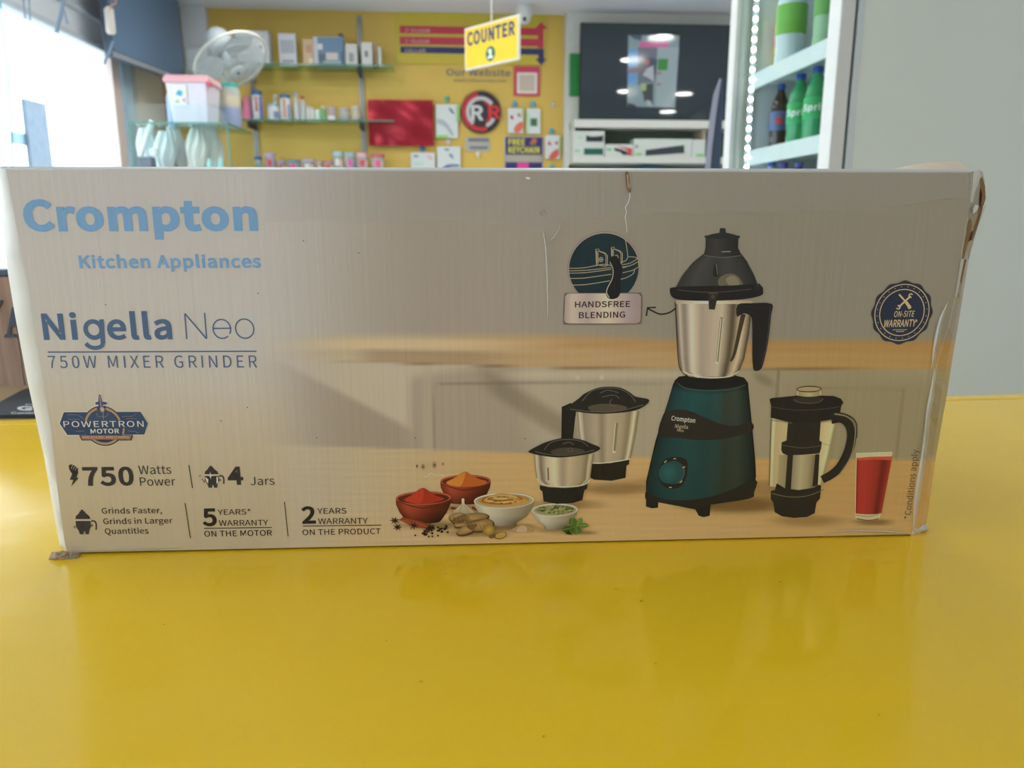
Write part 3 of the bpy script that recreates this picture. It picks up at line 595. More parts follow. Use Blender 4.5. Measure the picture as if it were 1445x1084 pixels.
# ------------------------------------------------------------------ printed jars
j = Ink()
def Q(x, y): return (520 + x / 3.6125, 530 + y / 3.6125)
def QS(q): return [Q(*p) for p in q]
j.poly(QS([(985, 160), (1030, 140), (1062, 160), (1055, 210), (1042, 325), (983, 325)]), (26, 25, 23), 3)
j.loft([(580, 814, 902), (610, 817, 897.5), (640, 821.5, 891.5), (649, 824, 889, 3.5), (652, 830, 880, 3)], [(0, (110, 100, 80)), (.04, (196, 182, 152)), (.1, (130, 118, 96)), (.3, (156, 142, 114)), (.4, (128, 112, 88)), (.5, (160, 144, 114)), (.75, (150, 134, 102)), (.86, (120, 106, 80)), (.93, (196, 182, 142)), (1, (96, 82, 58))], 4, n=30)
j.stroke(QS([(1266, 242), (1252, 388)]), 3.6, (120, 106, 80), 5, 1); j.stroke(QS([(1259, 242), (1246, 388)]), 1.1, (200, 184, 146), 6, 1); j.ell(*Q(1252, 390), 2.4, 1.5, (208, 192, 152), 6); j.stroke(QS([(1040, 425), (1150, 447), (1250, 440), (1336, 425)]), 1.4, (206, 190, 148), 6)
j.poly(QS([(1130, 447), (1230, 447), (1330, 428), (1328, 452), (1315, 460), (1310, 522), (1240, 537), (1150, 531), (1130, 520)]), (28, 27, 22), 5)
j.poly(QS([(1010, 168), (1070, 118), (1105, 90), (1180, 60), (1275, 60), (1330, 85), (1362, 108), (1428, 122), (1415, 150), (1360, 178), (1260, 192), (1150, 194), (1060, 184)]), (32, 30, 26), 7, 4)
j.poly(QS([(1120, 160), (1180, 145), (1270, 148), (1320, 165), (1260, 185), (1150, 186)]), (74, 66, 52), 8, 4)
for q in ([(1090, 130), (1130, 85), (1185, 66), (1270, 66), (1330, 95), (1362, 135)], [(1180, 90), (1220, 75), (1275, 88)], [(1190, 110), (1250, 100), (1280, 118)], [(1030, 172), (1150, 185), (1280, 180), (1400, 150)], [(1240, 120), (1230, 145), (1260, 160)]): j.stroke(QS(q), .9, (92, 86, 72), 9)
j.build('printed_medium_jar', label='printed steel jar with black lid and handle')
j = Ink()
j.loft([(641, 753.6, 838), (660, 755, 835), (676, 757.5, 833, 4), (684, 766, 824, 3)], [(0, (110, 98, 78)), (.04, (190, 176, 144)), (.1, (110, 96, 74)), (.2, (172, 156, 124)), (.34, (196, 178, 140)), (.48, (140, 124, 96)), (.6, (168, 150, 114)), (.8, (146, 130, 98)), (.9, (116, 102, 74)), (.95, (196, 180, 138)), (1, (92, 80, 56))], 10, n=30)
j.stroke(QS([(912, 470), (914, 535)]), 4, (110, 96, 72), 11, 1); j.stroke(QS([(908, 470), (910, 538)]), 1.2, (204, 188, 148), 12, 1); j.stroke(QS([(858, 525), (890, 556), (990, 568), (1095, 558), (1130, 530)]), 1.5, (206, 190, 148), 12)
j.poly(QS([(872, 560), (920, 570), (1000, 574), (1070, 568), (1117, 550), (1114, 576), (1100, 586), (1090, 636), (1040, 650), (960, 655), (893, 642), (887, 592), (875, 582)]), (28, 27, 22), 11)
j.poly(QS([(816, 386), (870, 355), (920, 335), (1000, 318), (1080, 326), (1130, 345), (1181, 368), (1160, 388), (1090, 406), (980, 418), (890, 410), (835, 398)]), (30, 28, 25), 12, 4)
j.poly(QS([(930, 385), (990, 368), (1070, 372), (1100, 388), (1020, 402), (950, 402)]), (62, 56, 46), 13, 4)
for q in ([(895, 380), (930, 342), (1000, 326), (1080, 334), (1120, 362)], [(850, 388), (930, 404), (1040, 404), (1150, 380)], [(990, 350), (1020, 340), (1045, 352)]): j.stroke(QS(q), .9, (88, 82, 68), 14)
j.ell(*Q(1028, 378), 4, 3, (84, 76, 60), 14, centre=(40, 36, 30))
j.build('printed_small_jar', label='printed small steel jar with flat black lid')

# blender jug
g = Ink()
def J(x, y): return (1060 + x / 4.17, 520 + y / 4.17)
def JS(q): return [J(*p) for p in q]
g.loft([(590, 1088, 1181), (640, 1086, 1170), (686, 1085, 1158.5, 3)], [(0, (140, 124, 80)), (.03, (196, 182, 138)), (.08, (166, 148, 104)), (.3, (176, 158, 110)), (.7, (170, 150, 102)), (.9, (186, 168, 120)), (.97, (196, 178, 130)), (1, (140, 124, 80))], 3, n=24)
g.stroke(JS([(118, 300), (112, 480), (106, 690)]), 1, (84, 74, 48), 5); g.stroke(JS([(505, 310), (460, 520), (412, 690)]), .9, (150, 134, 92), 5); g.stroke(JS([(400, 440), (470, 470), (440, 620)]), .8, (150, 134, 92), 4)
g.loft([(642, 1112, 1156), (692, 1108, 1152)], [(0, (110, 98, 70)), (.25, (136, 124, 92)), (.45, (160, 146, 108)), (.7, (140, 126, 90)), (.85, (112, 98, 68)), (1, (100, 88, 60))], 4, n=16)
g.loft([(642, 1099, 1112), (690, 1097, 1109)], [(0, (150, 134, 92)), (1, (128, 114, 82))], 4, n=6)
g.poly(JS([(215, 505), (247, 505), (233, 722), (198, 722)]), (38, 33, 26), 5); g.poly(JS([(378, 505), (402, 505), (392, 690), (360, 694)]), (38, 33, 26), 5)
g.poly(JS([(218, 300), (410, 300), (402, 425), (416, 432), (412, 470), (402, 500), (310, 508), (214, 512), (186, 500), (177, 480), (180, 435), (208, 424)]), (36, 32, 27), 6)
g.stroke(JS([(185, 452), (300, 468), (412, 455)]), 1.0, (78, 70, 56), 7)
g.poly(JS([(115, 722), (140, 715), (150, 676), (200, 706), (280, 716), (370, 702), (400, 684), (412, 690), (410, 720), (405, 765), (384, 790), (374, 852), (330, 874), (250, 880), (180, 870), (138, 845), (133, 790), (117, 772)]), (34, 31, 25), 7)
g.stroke(JS([(120, 735), (220, 756), (330, 750), (430, 712)]), 1.0, (104, 94, 66), 8)
g.poly(JS([(108, 182), (120, 175), (250, 162), (310, 150), (380, 155), (420, 160), (485, 162), (528, 178), (543, 200), (530, 222), (524, 258), (505, 292), (470, 302), (400, 314), (320, 322), (230, 318), (115, 290), (118, 222)]), (30, 27, 23), 8)
g.ell(*J(335, 185), 21, 6, (44, 40, 33), 9); g.stroke(JS([(248, 182), (280, 198), (340, 205), (400, 198), (425, 178)]), .9, (82, 74, 58), 10); g.stroke(JS([(120, 225), (200, 240), (320, 246), (440, 238), (520, 225)]), .9, (66, 60, 48), 10); g.stroke(JS([(120, 305), (180, 312), (240, 322)]), .8, (110, 98, 70), 9); g.stroke(JS([(410, 318), (480, 305)]), .8, (110, 98, 70), 9)
g.loft([(548, 1125, 1158.5), (558, 1124, 1159, 2)], [(0, (176, 158, 110)), (.1, (140, 124, 86)), (.5, (166, 148, 102)), (.9, (140, 124, 86)), (1, (176, 158, 110))], 10, n=10); g.ell(1141.7, 549.2, 17.2, 4.2, (150, 134, 90), 11); g.ring(1141.7, 549.2, 17.6, 4.5, 1.3, (40, 34, 26), 12)
g.stroke(JS([(470, 296), (530, 290), (575, 325), (592, 390), (575, 480), (530, 570), (480, 620), (418, 655)]), (15, 11), (34, 31, 26), 9); g.stroke(JS([(490, 268), (560, 282), (605, 325), (612, 400), (585, 520), (520, 622)]), (2.2, 1.2), (120, 108, 78), 10); g.stroke(JS([(500, 262), (570, 276), (618, 322), (620, 410)]), (2.2, 1.6), (52, 47, 38), 9)
g.build('printed_blender_jug', label='printed clear jug with black lid and handle')
r = Ink()
r.poly(JS([(617, 500), (833, 492), (766, 850), (755, 886), (690, 896), (614, 884), (610, 860)]), (184, 166, 122), 3)
r.loft([(646, 1209, 1259, 1, 2), (680, 1208.2, 1252.5, 1), (724.5, 1207.5, 1244, 1.5)], [(0, (120, 34, 26)), (.08, (150, 48, 38)), (.3, (150, 48, 38)), (.62, (132, 42, 32)), (.78, (92, 28, 22)), (.9, (120, 36, 28)), (1, (146, 52, 40))], 4, n=20)
r.poly(JS([(620, 528), (700, 520), (830, 518), (826, 540), (720, 536), (630, 542)]), (170, 70, 50), 6); r.stroke(JS([(618, 500), (833, 492)]), 1.0, (206, 190, 148), 7, 1); r.stroke(JS([(612, 862), (690, 872), (764, 852)]), 1.2, (150, 132, 94), 6); r.stroke(JS([(622, 884), (690, 894), (752, 884)]), 1.2, (92, 78, 50), 6)
r.build('printed_juice_glass', label='printed glass of red juice')

# bowls and spices
o = Ink()
def B(x, y): return (540 + x / 4.8167, 660 + y / 4.8167)
def BS(q): return [B(*p) for p in q]
def clay(x, y, rx, ry, bot, bx, dark, lay):
    o.loft([(y, x - rx, x + rx), (y + (bot - y) * .28, x - rx * .99, x + rx * .97), (y + (bot - y) * .6, x - rx * .86, x + rx * .84), (bot - 3, x - bx * 1.15, x + bx * 1.15), (bot, x - bx, x + bx, 2)], [(0, (96, 38, 22)), (.2, (150, 66, 42)), (.4, (134, 54, 34)), (.7, (92, 36, 22)), (1, (58, 24, 14))], lay, n=18, vst=[(0, (1,)), (.5, (.95,)), (1, (.55,))])
    o.ell(x, y, rx, ry, (150, 74, 50), lay + 1); o.ell(x, y + .6, rx - 2.6, ry - 2, (78, 30, 18), lay + 2); o.stroke([(x - rx + 1, y + 4), (x, y + ry + 4.5), (x + rx - 1, y + 3)], 1.3, (80, 32, 20), lay + 2)
clay(657, 678.8, 35.7, 8.8, 710, 26, 0, 3)
o.poly([(629, 681), (640, 675), (650, 668.5), (657, 665.5), (664, 669.5), (676, 676), (688, 680), (676, 686), (655, 687.5), (638, 686)], (158, 80, 34), 6, 3); o.poly([(630, 681.5), (642, 674.5), (651, 668.5), (657, 666), (655, 676), (650, 686), (640, 685.5)], (178, 112, 44), 7, 3)
clay(597.5, 703, 39, 9.6, 737, 22, 0, 5)
o.poly([(569, 706), (580, 699), (590, 691.5), (597, 688.7), (604, 692), (615, 699.5), (627, 704), (613, 709), (597, 711), (582, 710)], (140, 42, 26), 8, 3); o.poly([(572, 706), (584, 697), (592, 690.5), (597, 689.2), (598, 700), (594, 710), (582, 709.5)], (160, 52, 34), 9, 3)
def white_bowl(x, y, rx, ry, bot, bx, lay):
    o.loft([(y, x - rx, x + rx), (y + (bot - y) * .3, x - rx * .94, x + rx * .93), (y + (bot - y) * .65, x - rx * .74, x + rx * .74), (bot - 4, x - bx * 1.1, x + bx * 1.1), (bot, x - bx, x + bx, 1.5)], [(0, (150, 140, 112)), (.15, (186, 176, 148)), (.4, (170, 160, 132)), (.75, (140, 128, 98)), (1, (116, 104, 74))], lay, n=18, vst=[(0, (1.02,)), (.6, (.95,)), (1, (.72,))])
    o.ell(x, y, rx, ry, (196, 186, 154), lay + 1); o.ell(x, y + .5, rx - 1.6, ry - 1.4, (150, 138, 106), lay + 2)
white_bowl(711.3, 706.7, 42.6, 11, 741.5, 16, 8)
o.ell(711, 706, 36, 8.6, (156, 112, 54), 11, centre=(168, 124, 62)); o.poly([(683, 708), (695, 699), (708, 696), (720, 697.5), (738, 704), (746, 709), (728, 714), (700, 714.5)], (170, 126, 66), 12, 4)
for k in range(5): o.ring(709 - k * .3, 705.6 - k * 1.3, 29 - k * 5.6, 6.6 - k * 1.1, 1.6, ((112, 74, 32), (196, 156, 92))[k % 2], 13 + k % 2, 30, .3 * k, .3 * k + 5.2)
for k in range(26):
    a = random.uniform(0, 6.28); q = random.uniform(.3, .95); o.ell(711 + 34 * q * cos(a), 706 + 7.4 * q * sin(a), random.uniform(1, 2.6), random.uniform(.6, 1.2), random.choice([(120, 80, 36), (186, 142, 76), (140, 96, 44)]), 15, n=8)
white_bowl(783, 719.8, 32.4, 9.2, 746.5, 14, 8)
o.ell(783, 719.6, 28, 7, (128, 124, 78), 11)
for k in range(60):
    a = random.uniform(0, 6.28); q = sqrt(random.uniform(0, 1)); o.ell(783 + 26 * q * cos(a), 719.6 + 6 * q * sin(a), random.uniform(1, 3.2), random.uniform(.6, 1.3), random.choice([(70, 82, 30), (92, 100, 44), (52, 62, 22), (150, 146, 96)]), 12 + k % 3, n=8, rot=random.uniform(-.5, .5))
# garlic, ginger, cinnamon, star anise, peppercorns, mint
o.vpoly([(651.5, 704.5), (655, 704), (655.6, 711), (661, 716), (668, 722), (669, 729), (640, 730), (638.6, 723), (645, 717), (651, 712)], (186, 174, 140), (136, 122, 90), 9, 3); o.stroke([(653, 712), (649, 720), (648, 728)], .7, (120, 106, 78), 10); o.stroke([(655, 713), (660, 720), (662, 727)], .7, (120, 106, 78), 10)
for x, y, rx, ry, rot, c in ((664, 733, 27, 8.5, .12, (118, 90, 50)), (650, 733, 17, 9, -.2, (134, 104, 62)), (678, 742, 20, 10, .1, (122, 92, 50)), (660, 748, 17, 7.5, .35, (128, 98, 56)), (654, 739, 14, 6, .3, (140, 110, 66))):
    o.ell(x, y, rx, ry, (74, 54, 28), 10, rot); o.ell(x - .8, y - 1.2, rx - 1.6, ry - 1.6, c, 11, rot, centre=(156, 126, 78))
for k in range(9): o.stroke([(640 + k * 6, 729 + k * 1.6), (642 + k * 6.2, 734 + k * 1.8)], .6, (88, 66, 36), 12, 1)
o.ell(689.5, 748, 8.4, 8, (120, 96, 40), 12, centre=(170, 142, 60)); o.ell(706, 756, 8.6, 4.8, (92, 72, 34), 12, .2); o.ell(706.4, 755.6, 7.6, 4, (158, 132, 58), 13, .2); o.ell(694, 757, 4.6, 3, (96, 74, 36), 12)
o.poly([(719, 750), (726, 745), (734, 741), (744, 741), (753, 747), (752, 751), (735, 751)], (150, 122, 82), 10, 3); o.poly([(728, 750), (735, 742.5), (743, 744), (742, 751)], (170, 146, 106), 11, 3)
o.poly([(563, 734), (568, 730), (590, 735), (611, 742), (606, 747), (585, 744)], (122, 56, 32), 9); o.stroke([(566, 734), (606, 744)], .8, (160, 84, 54), 10, 1); o.stroke([(636, 717), (645, 718)], 3, (96, 36, 24), 8, 1); o.stroke([(666, 716), (674, 720)], 3, (96, 36, 24), 7, 1)
for x, y, s in ((557, 735, 8), (561, 744, 7.5), (584, 742, 8.5), (607, 744, 8), (603, 749, 7)):
    for k in range(7):
        a = k * .9 + x; o.poly([(x + 1.6 * cos(a + 1.5), y + 1.3 * sin(a + 1.5)), (x + s * cos(a), y + s * .8 * sin(a)), (x + 1.6 * cos(a - 1.5), y + 1.3 * sin(a - 1.5))], random.choice([(44, 24, 18), (60, 34, 24)]), 11 + k % 2)
for k in range(34):
    x = random.uniform(596, 632); y = random.uniform(745, 755) - (x - 600) * .12; o.ell(x, y, 1.7, 1.5, (36, 26, 20), 13, n=8)
for x, y in ((586, 755.6), (605, 757.5), (610, 757), (618, 756), (600, 755)): o.ell(x, y, 1.5, 1.4, (36, 26, 20), 13, n=8)
for q, c in (([(806, 744), (803, 735), (808, 730.5), (814, 735), (813, 744)], (70, 92, 34)), ([(812, 743), (815, 734), (821, 730.5), (822, 737), (818, 744)], (92, 114, 48)), ([(815, 742), (822, 738), (831, 741), (826, 745), (817, 746)], (84, 106, 40)), ([(812, 744), (800, 742), (793, 748), (800, 752.5), (811, 750)], (60, 80, 28)), ([(812, 745), (808, 752), (815, 754), (821, 750), (818, 745)], (76, 98, 38)), ([(804, 748), (798, 753), (808, 754.5)], (48, 64, 24))):
    o.poly(q, c, 12, 4); o.stroke([q[0], q[2]], .6, (120, 138, 72), 13, 1)
o.build('printed_spice_bowls', label='printed bowls of spices, ginger and herbs')

# ------------------------------------------------------------------ wear on the carton
BAND = mat('pale_clear_band', L3(226, 230, 232), .15, var=.02, alpha=.13)  # whitish see-through layer laid over the top of the front
TAPE2 = mat('wrinkled_clear_tape', L3(225, 225, 218), .1, var=.02, alpha=.6)
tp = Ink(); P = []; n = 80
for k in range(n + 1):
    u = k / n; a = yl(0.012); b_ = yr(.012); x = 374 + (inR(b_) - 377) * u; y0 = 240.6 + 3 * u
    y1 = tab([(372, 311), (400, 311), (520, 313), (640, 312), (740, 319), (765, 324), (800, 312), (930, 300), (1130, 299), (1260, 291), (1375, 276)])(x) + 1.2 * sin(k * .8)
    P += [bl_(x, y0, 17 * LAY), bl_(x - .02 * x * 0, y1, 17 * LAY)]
tp.raw(P, [(2 * k, 2 * k + 2, 2 * k + 3, 2 * k + 1) for k in range(n)], (1, 1, 1)); tp.build('pale_top_band', m=BAND, label='clear tape along the top of the front')
def ridge(name, runs, m, hgt, label=None):      # creased folds standing off the board
    for pts, wd in runs:
        q = MB()
        pts = spline(pts, k=5); R = []; N = len(pts)
        for a, p in enumerate(pts):
            e = max(.1, sin(pi * a / (N - 1))); dx, dy = (pts[min(N - 1, a + 1)][0] - pts[max(0, a - 1)][0], pts[min(N - 1, a + 1)][1] - pts[max(0, a - 1)][1]); l = math.hypot(dx, dy) or 1; w_ = wd * e / 2
            R += [bl_(p[0] - dy / l * w_, p[1] + dx / l * w_, 18 * LAY), bl_(p[0], p[1], 18 * LAY + hgt * e), bl_(p[0] + dy / l * w_, p[1] - dx / l * w_, 18 * LAY)]
        q.add(R, [(3 * a + c, 3 * a + 3 + c, 3 * a + 4 + c, 3 * a + 1 + c) for a in range(N - 1) for c in (0, 1)])
        q.build(name, m, box, smooth=False, label=label)
ridge('tape_crease', [([(1338, 425), (1328, 452), (1320, 490), (1315, 518)], 7), ([(1319, 520), (1314, 560), (1309, 590), (1303, 640)], 7), ([(1334, 440), (1326, 470), (1318, 512)], 2.5),
    ([(1304, 610), (1303, 640), (1296, 690), (1292, 720), (1289, 750)], 8), ([(1312, 560), (1307, 600), (1304, 668)], 3), ([(765, 322), (770, 345), (773, 400), (773, 455)], 4), ([(766, 322), (773, 342), (788, 325), (794, 300)], 2.2), ([(768, 306), (762, 300), (768, 296), (772, 304)], 1.4),
    ([(1164, 752), (1200, 749.5), (1260, 751), (1284, 753)], 3.5), ([(110, 778), (180, 776), (260, 773)], 2)], TAPE2, .0012, 'shiny crease in the clear tape')
tr = Ink()
tr.poly([(882.5, 243), (886, 242), (888.5, 252), (888, 262), (891, 268), (888, 274), (884, 262), (883, 252)], (96, 72, 48), 19); tr.poly([(884, 246), (886.5, 247), (887, 258), (889, 268), (886, 264)], (150, 122, 88), 20)
tr.stroke([(888.5, 272), (889, 277), (886, 287), (882.5, 292), (884, 300), (882, 306), (884, 318), (884.5, 328)], (1.6, .7), (206, 196, 176), 19, 1)
tr.build('torn_slit', label='ragged slit torn in the printed board'); tr = Ink()
for x, y, s in ((588.5, 658, 1.6), (597, 659, 2.4), (613, 656.5, 2.8), (625, 655, 1.2)): tr.ring(x, y, s, s * 1.7, .9, (120, 100, 72), 19, 16); tr.ell(x, y, s * .5, s * .8, (90, 74, 52), 19)
tr.stroke([(598, 673), (603, 672.5), (608, 668), (613, 670), (628, 671)], .9, (196, 182, 150), 19); tr.stroke([(742, 251), (748, 252)], 3, (235, 238, 236), 19, 1)
for x, y in ((364, 414), (149, 430), (428, 340), (506, 357), (349, 575), (447, 618), (1102, 262), (586, 618), (312, 594), (741, 619)): tr.ell(x, y, 1.2, .9, (92, 84, 70), 19, n=8)
tag(tr.build('scuff_marks', label='small scuffs and specks on the printed board'), kind='stuff')
# right corner: board torn away, layers showing
def shard(q, pts, off0, off1):
    P = [bl_(x, y, off1 + random.uniform(-.0008, .0008)) for x, y in pts] + [bl_(x, y, off0) for x, y in pts]; n = len(pts)
    F_ = [tuple(range(n))] + [(k, (k + 1) % n, (k + 1) % n + n, k + n) for k in range(n)]; q.add(P, F_)
q = MB()
shard(q, [(1377, 262), (1386, 250), (1390, 262), (1391, 280), (1388, 290), (1380, 296), (1379, 285), (1381, 272)], -.014, -.0052)
shard(q, [(1371, 300), (1378, 292), (1387, 292), (1382, 306), (1377, 322), (1371, 340), (1368, 334), (1373, 315)], -.012, -.0045)
shard(q, [(1366, 313), (1370, 308), (1372, 318), (1368, 335), (1360, 366), (1357, 364), (1362, 335)], -.008, -.001)
shard(q, [(1362, 366), (1364, 367), (1357, 398), (1352, 420), (1350, 420), (1355, 394)], -.008, -.0018)
q.build('torn_corner_board', BROWN, box, label='exposed brown board on the torn right corner')
q = MB()
shard(q, [(1379, 266), (1383, 262), (1386, 275), (1384, 292), (1380, 288), (1382, 276)], -.01, -.0045)
shard(q, [(1376, 296), (1380, 296), (1377, 310), (1372, 318), (1372, 306)], -.01, -.0036)
shard(q, [(1370, 328), (1373, 325), (1371, 338), (1366, 342)], -.01, -.0030)
q.build('torn_corner_shade', BROWN2, box, label='dark hollow between torn layers')
q = MB()
shard(q, [(1371, 243), (1381, 240), (1385, 247), (1381, 258), (1376, 270), (1372, 290), (1370, 285)], -.008, -.0008)
shard(q, [(1372, 294), (1376, 289), (1381, 290), (1379, 297), (1373, 302)], -.008, .0006)
shard(q, [(1356, 366), (1361, 365), (1355, 395), (1350, 420), (1348, 418)], -.006, .0003)
shard(q, [(1388, 292), (1392, 288), (1388, 298), (1376, 330), (1368, 362), (1367, 352)], -.014, -.008)
q.build('torn_white_liner', CARD, box, label='peeled white paper at the torn corner')
# raised flap at the top right, crushed bottom corners
q = MB(); R = []
for k in range(13):
    u = k / 12; x = 1286 + 92 * u; hgt = .0052 * sin(pi * min(1, u * .55 + .02)) ** .8; c0 = bl_(x, 243 - .0 * u, -.002); R += [c0, c0 + Vector((0, .018, hgt + .002)), c0 + Vector((0, .075, hgt * .7 + .001)), c0 + Vector((0, .075, 0))]
q.add(R, [(4 * k + c, 4 * k + 4 + c, 4 * k + 4 + (c + 1) % 4, 4 * k + (c + 1) % 4) for k in range(12) for c in range(4)] + [(0, 1, 2, 3), (48, 49, 50, 51)])
q.build('top_flap', mat('bare_board_flap', L3(228, 208, 186), .7, var=.08, scale=120, bump=.2), box, smooth=False, label='pale tan flap edge raised at the top right')
q = MB()
for k in range(16):
    a = random.uniform(0, 1); x = 84 + 24 * a; p = hitZ(x, 788.5 - 3 * a, ZT) - bo; p = Vector((p.dot(bu), -p.dot(bn), 0))
    w_ = random.uniform(.003, .007); hh = random.uniform(.002, .0055) * (1.1 - .6 * a); v_ = [p + Vector((random.uniform(-w_, w_), random.uniform(-.003, .003), 0)) for _ in range(4)] + [p + Vector((random.uniform(-w_, w_) * .8, random.uniform(-.003, .003), hh * random.uniform(.6, 1))) for _ in range(4)]
    b_ = bmesh.new(); [b_.verts.new(s) for s in v_]; bmesh.ops.convex_hull(b_, input=b_.verts); b_.verts.index_update(); q.add([s.co.copy() for s in b_.verts], [tuple(s.index for s in f.verts) for f in b_.faces]); b_.free()
q.build('crushed_corner', mat('crushed_grey_board', L3(176, 160, 134), .85, var=.25, scale=250, bump=.4), box, label='crushed frayed corner at the bottom left')
q = MB()
for k in range(7):
    x = 1286 + 3 * k; p = bl_(x, 752 - k * .3, -.002 - .0008 * k); q.ball((p.x, p.y, max(.0022, p.z * .4)), .0022, 8)
q.build('crushed_bottom_edge', CARD, box)
# ================================================================== behind the counter
def wloc(r, z, D):      # pixel -> local x,z of a thing based at (r, D, z)
    return lambda x, y: (hitD(x, y, D)[0] - r, hitD(x, y, D)[1] - z)
def px_box(mb, c, x0, y0, x1, y1, ya, yb):
    a = c(x0, (y0 + y1) / 2)[0]; b = c(x1, (y0 + y1) / 2)[0]; z1 = c((x0 + x1) / 2, y0)[1]; z0 = c((x0 + x1) / 2, y1)[1]
    return mb.box(a, b, ya, yb, z0, z1)
def px_poly(mb, c, pts, ya, yb, k=0):
    if k: pts = spline(pts, True, k)
    return mb.prism([c(*p) for p in pts], ya, yb)
def px_text(mb, c, t, x0, y0, x1, cap, y, bold=0.0):
    a = c(x0, y0); b = c(x1, y0); k = (c(x0, y0 - 10)[1] - a[1]) / 10
    return mb.text(t, a[0], b[0], a[1], cap * k, y, bold)
WHITE = MC(226, 226, 222, .4); STEELM = mat('grey_slotted_steel', L3(150, 152, 152), .4, metal=.6)
GLASS = glassmat('shelf_glass', (.80, .93, .88), .6); CLEAR = glassmat('clear_pane', (.95, .98, .98), .3)
GEDGE = mat('green_glass_edge', L3(70, 130, 112), .15)

# ------------------------------------------------------------------ slotted uprights and glass shelves on the yellow wall
DS = 5.74
zs = [hitD(450, 90.5, DS)[1], hitD(450, 169, DS)[1], hitD(450, 243, DS)[1]]
zl = [hitD(450, y, 5.86)[1] for y in (90, 169, 243)]
for x, y0, w in ((511.5, 22, 'running past all three shelves'), (358.5, 98, 'at the left end of the shelves')):
    c0 = hitD(x, 150, 5.99)
    o = MB().box(-.016, .016, -.016, 0, -c0[1] + .1, hitD(x, y0, 5.99)[1] - c0[1])
    for k in range(60): o.m = 1; zz = hitD(x, y0, 5.99)[1] - c0[1] - .03 - k * .022; o.box(-.004, .004, -.0165, -.0158, zz - .006, zz + .006) if zz > -.9 else None
    u = o.build('shelf_upright', [STEELM, MC(60, 60, 62)]); place(u, c0[0], 5.998, c0[1]); tag(u, 'grey slotted steel upright ' + w, 'shelf bracket rail', 'slotted shelf uprights')
def shelf(x0, x1, z, lab):
    a = hitD(x0, 150, DS)[0]; b = hitD(x1, 150, DS)[0]; t = thing('glass_shelf', lab, 'shelf', (a + b) / 2, 5.98, z, group='glass wall shelves'); w = (b - a) / 2
    MB().box(-w, w, -.245, 0, -.008, 0).build('shelf_pane', GLASS, t); MB().box(-w, w, -.249, -.2451, -.009, .0005).build('polished_edge', GEDGE, t, label='green front edge')
    for x in (358.5, 511.5):
        r = hitD(x, 150, 5.98)[0] - (a + b) / 2
        if -w < r < w: MB().prism([(r - .006, -.009), (r + .006, -.009), (r + .006, -.05), (r - .006, -.05)], -.20, .0).build('bracket', MC(44, 46, 50), t)
shelf(362, 556, zs[0], 'upper glass shelf with printed cartons on the yellow wall')
shelf(338, 556, zs[1], 'middle glass shelf with tall jars on the yellow wall')
shelf(330, 552, zs[2], 'lowest glass shelf with lidded snack tubs on the yellow wall')
DI = 5.86
def dims(x0, x1, y0, z):
    r0 = hitD(x0, 150, DI)[0]; r1 = hitD(x1, 150, DI)[0]; return (r0 + r1) / 2, (r1 - r0) / 2, hitD((x0 + x1) / 2, y0, DI)[1] - z
def carton_on(x0, x1, y0, z, m, lab, name='carton', dep=.06, deco=None, d=DI, group='boxes on the upper shelf', cat='box'):
    r, w, h = dims(x0, x1, y0, z); t = thing(name, lab, cat, r, d, z, group=group)
    MB().box(-w, w, -dep, dep, 0, h).build('box_body', m, t, bevel=.002)
    if deco:
        for k, ((u0, v0, u1, v1), col) in enumerate(deco): MB().box(-w + 2 * w * u0, -w + 2 * w * u1, -dep - .0008 - .0002 * k, -dep, h * v0, h * v1).build('printed_panel', MC(*col), t)
    return t
carton_on(341, 387, 46, zs[0], MC(206, 210, 214), 'large white carton half behind the fan on the upper shelf', deco=[((.72, .45, .82, .58), (60, 84, 96)), ((.1, .8, .9, .84), (180, 186, 190))])
carton_on(399, 423, 48, zs[0], MC(214, 216, 222), 'narrow upright white pack with grey print, alone on the upper shelf', name='upright_pack', dep=.02, deco=[((.1, .4, .9, .8), (176, 182, 194)), ((.15, .12, .85, .2), (150, 156, 170))])
carton_on(433, 448, 57, zs[0], MC(206, 176, 140), 'tan pack beside the blue printed box on the upper shelf', name='tan_pack', dep=.04, deco=[((.5, .05, .9, .3), (226, 214, 190)), ((.3, .5, .8, .8), (190, 150, 120))])
carton_on(449, 490, 55, zs[0], MC(190, 192, 204), 'wide box with a blue street picture on the upper shelf', name='picture_box', dep=.07, deco=[((.14, .02, 1, .98), (96, 128, 156)), ((.14, .1, .4, .4), (70, 100, 110)), ((.4, .2, .8, .45), (196, 190, 180)), ((.14, .55, .3, .75), (206, 206, 204)), ((.9, .1, .98, .5), (60, 96, 120)), ((.3, .08, .9, .16), (150, 166, 170))])
r, w, h = dims(482.5, 488.5, 51, zs[0]); hb = dims(449, 490, 55, zs[0])[2]
cap_ = MB().box(-w, w, -.03, .03, 0, .03).build('small_block', MC(52, 70, 92), bevel=.003); place(cap_, r, DI, zs[0] + hb); tag(cap_, 'small dark blue block lying on top of the blue picture box', 'block')
carton_on(491.5, 508, 64, zs[0], MC(206, 204, 200), 'small white box with a grey drawing, left of the upright', dep=.05, deco=[((.3, .2, .7, .6), (150, 152, 154))])
carton_on(514, 529, 62, zs[0], MC(212, 210, 206), 'small white box with a dark stroke, right of the upright', dep=.05, deco=[((.3, .4, .6, .65), (120, 124, 130))])
r, w, h = dims(529.5, 536, 57, zs[0]); f = thing('figurine', 'slim beige figurine on a dark green base, end of the upper shelf', 'figurine', r, DI, zs[0])
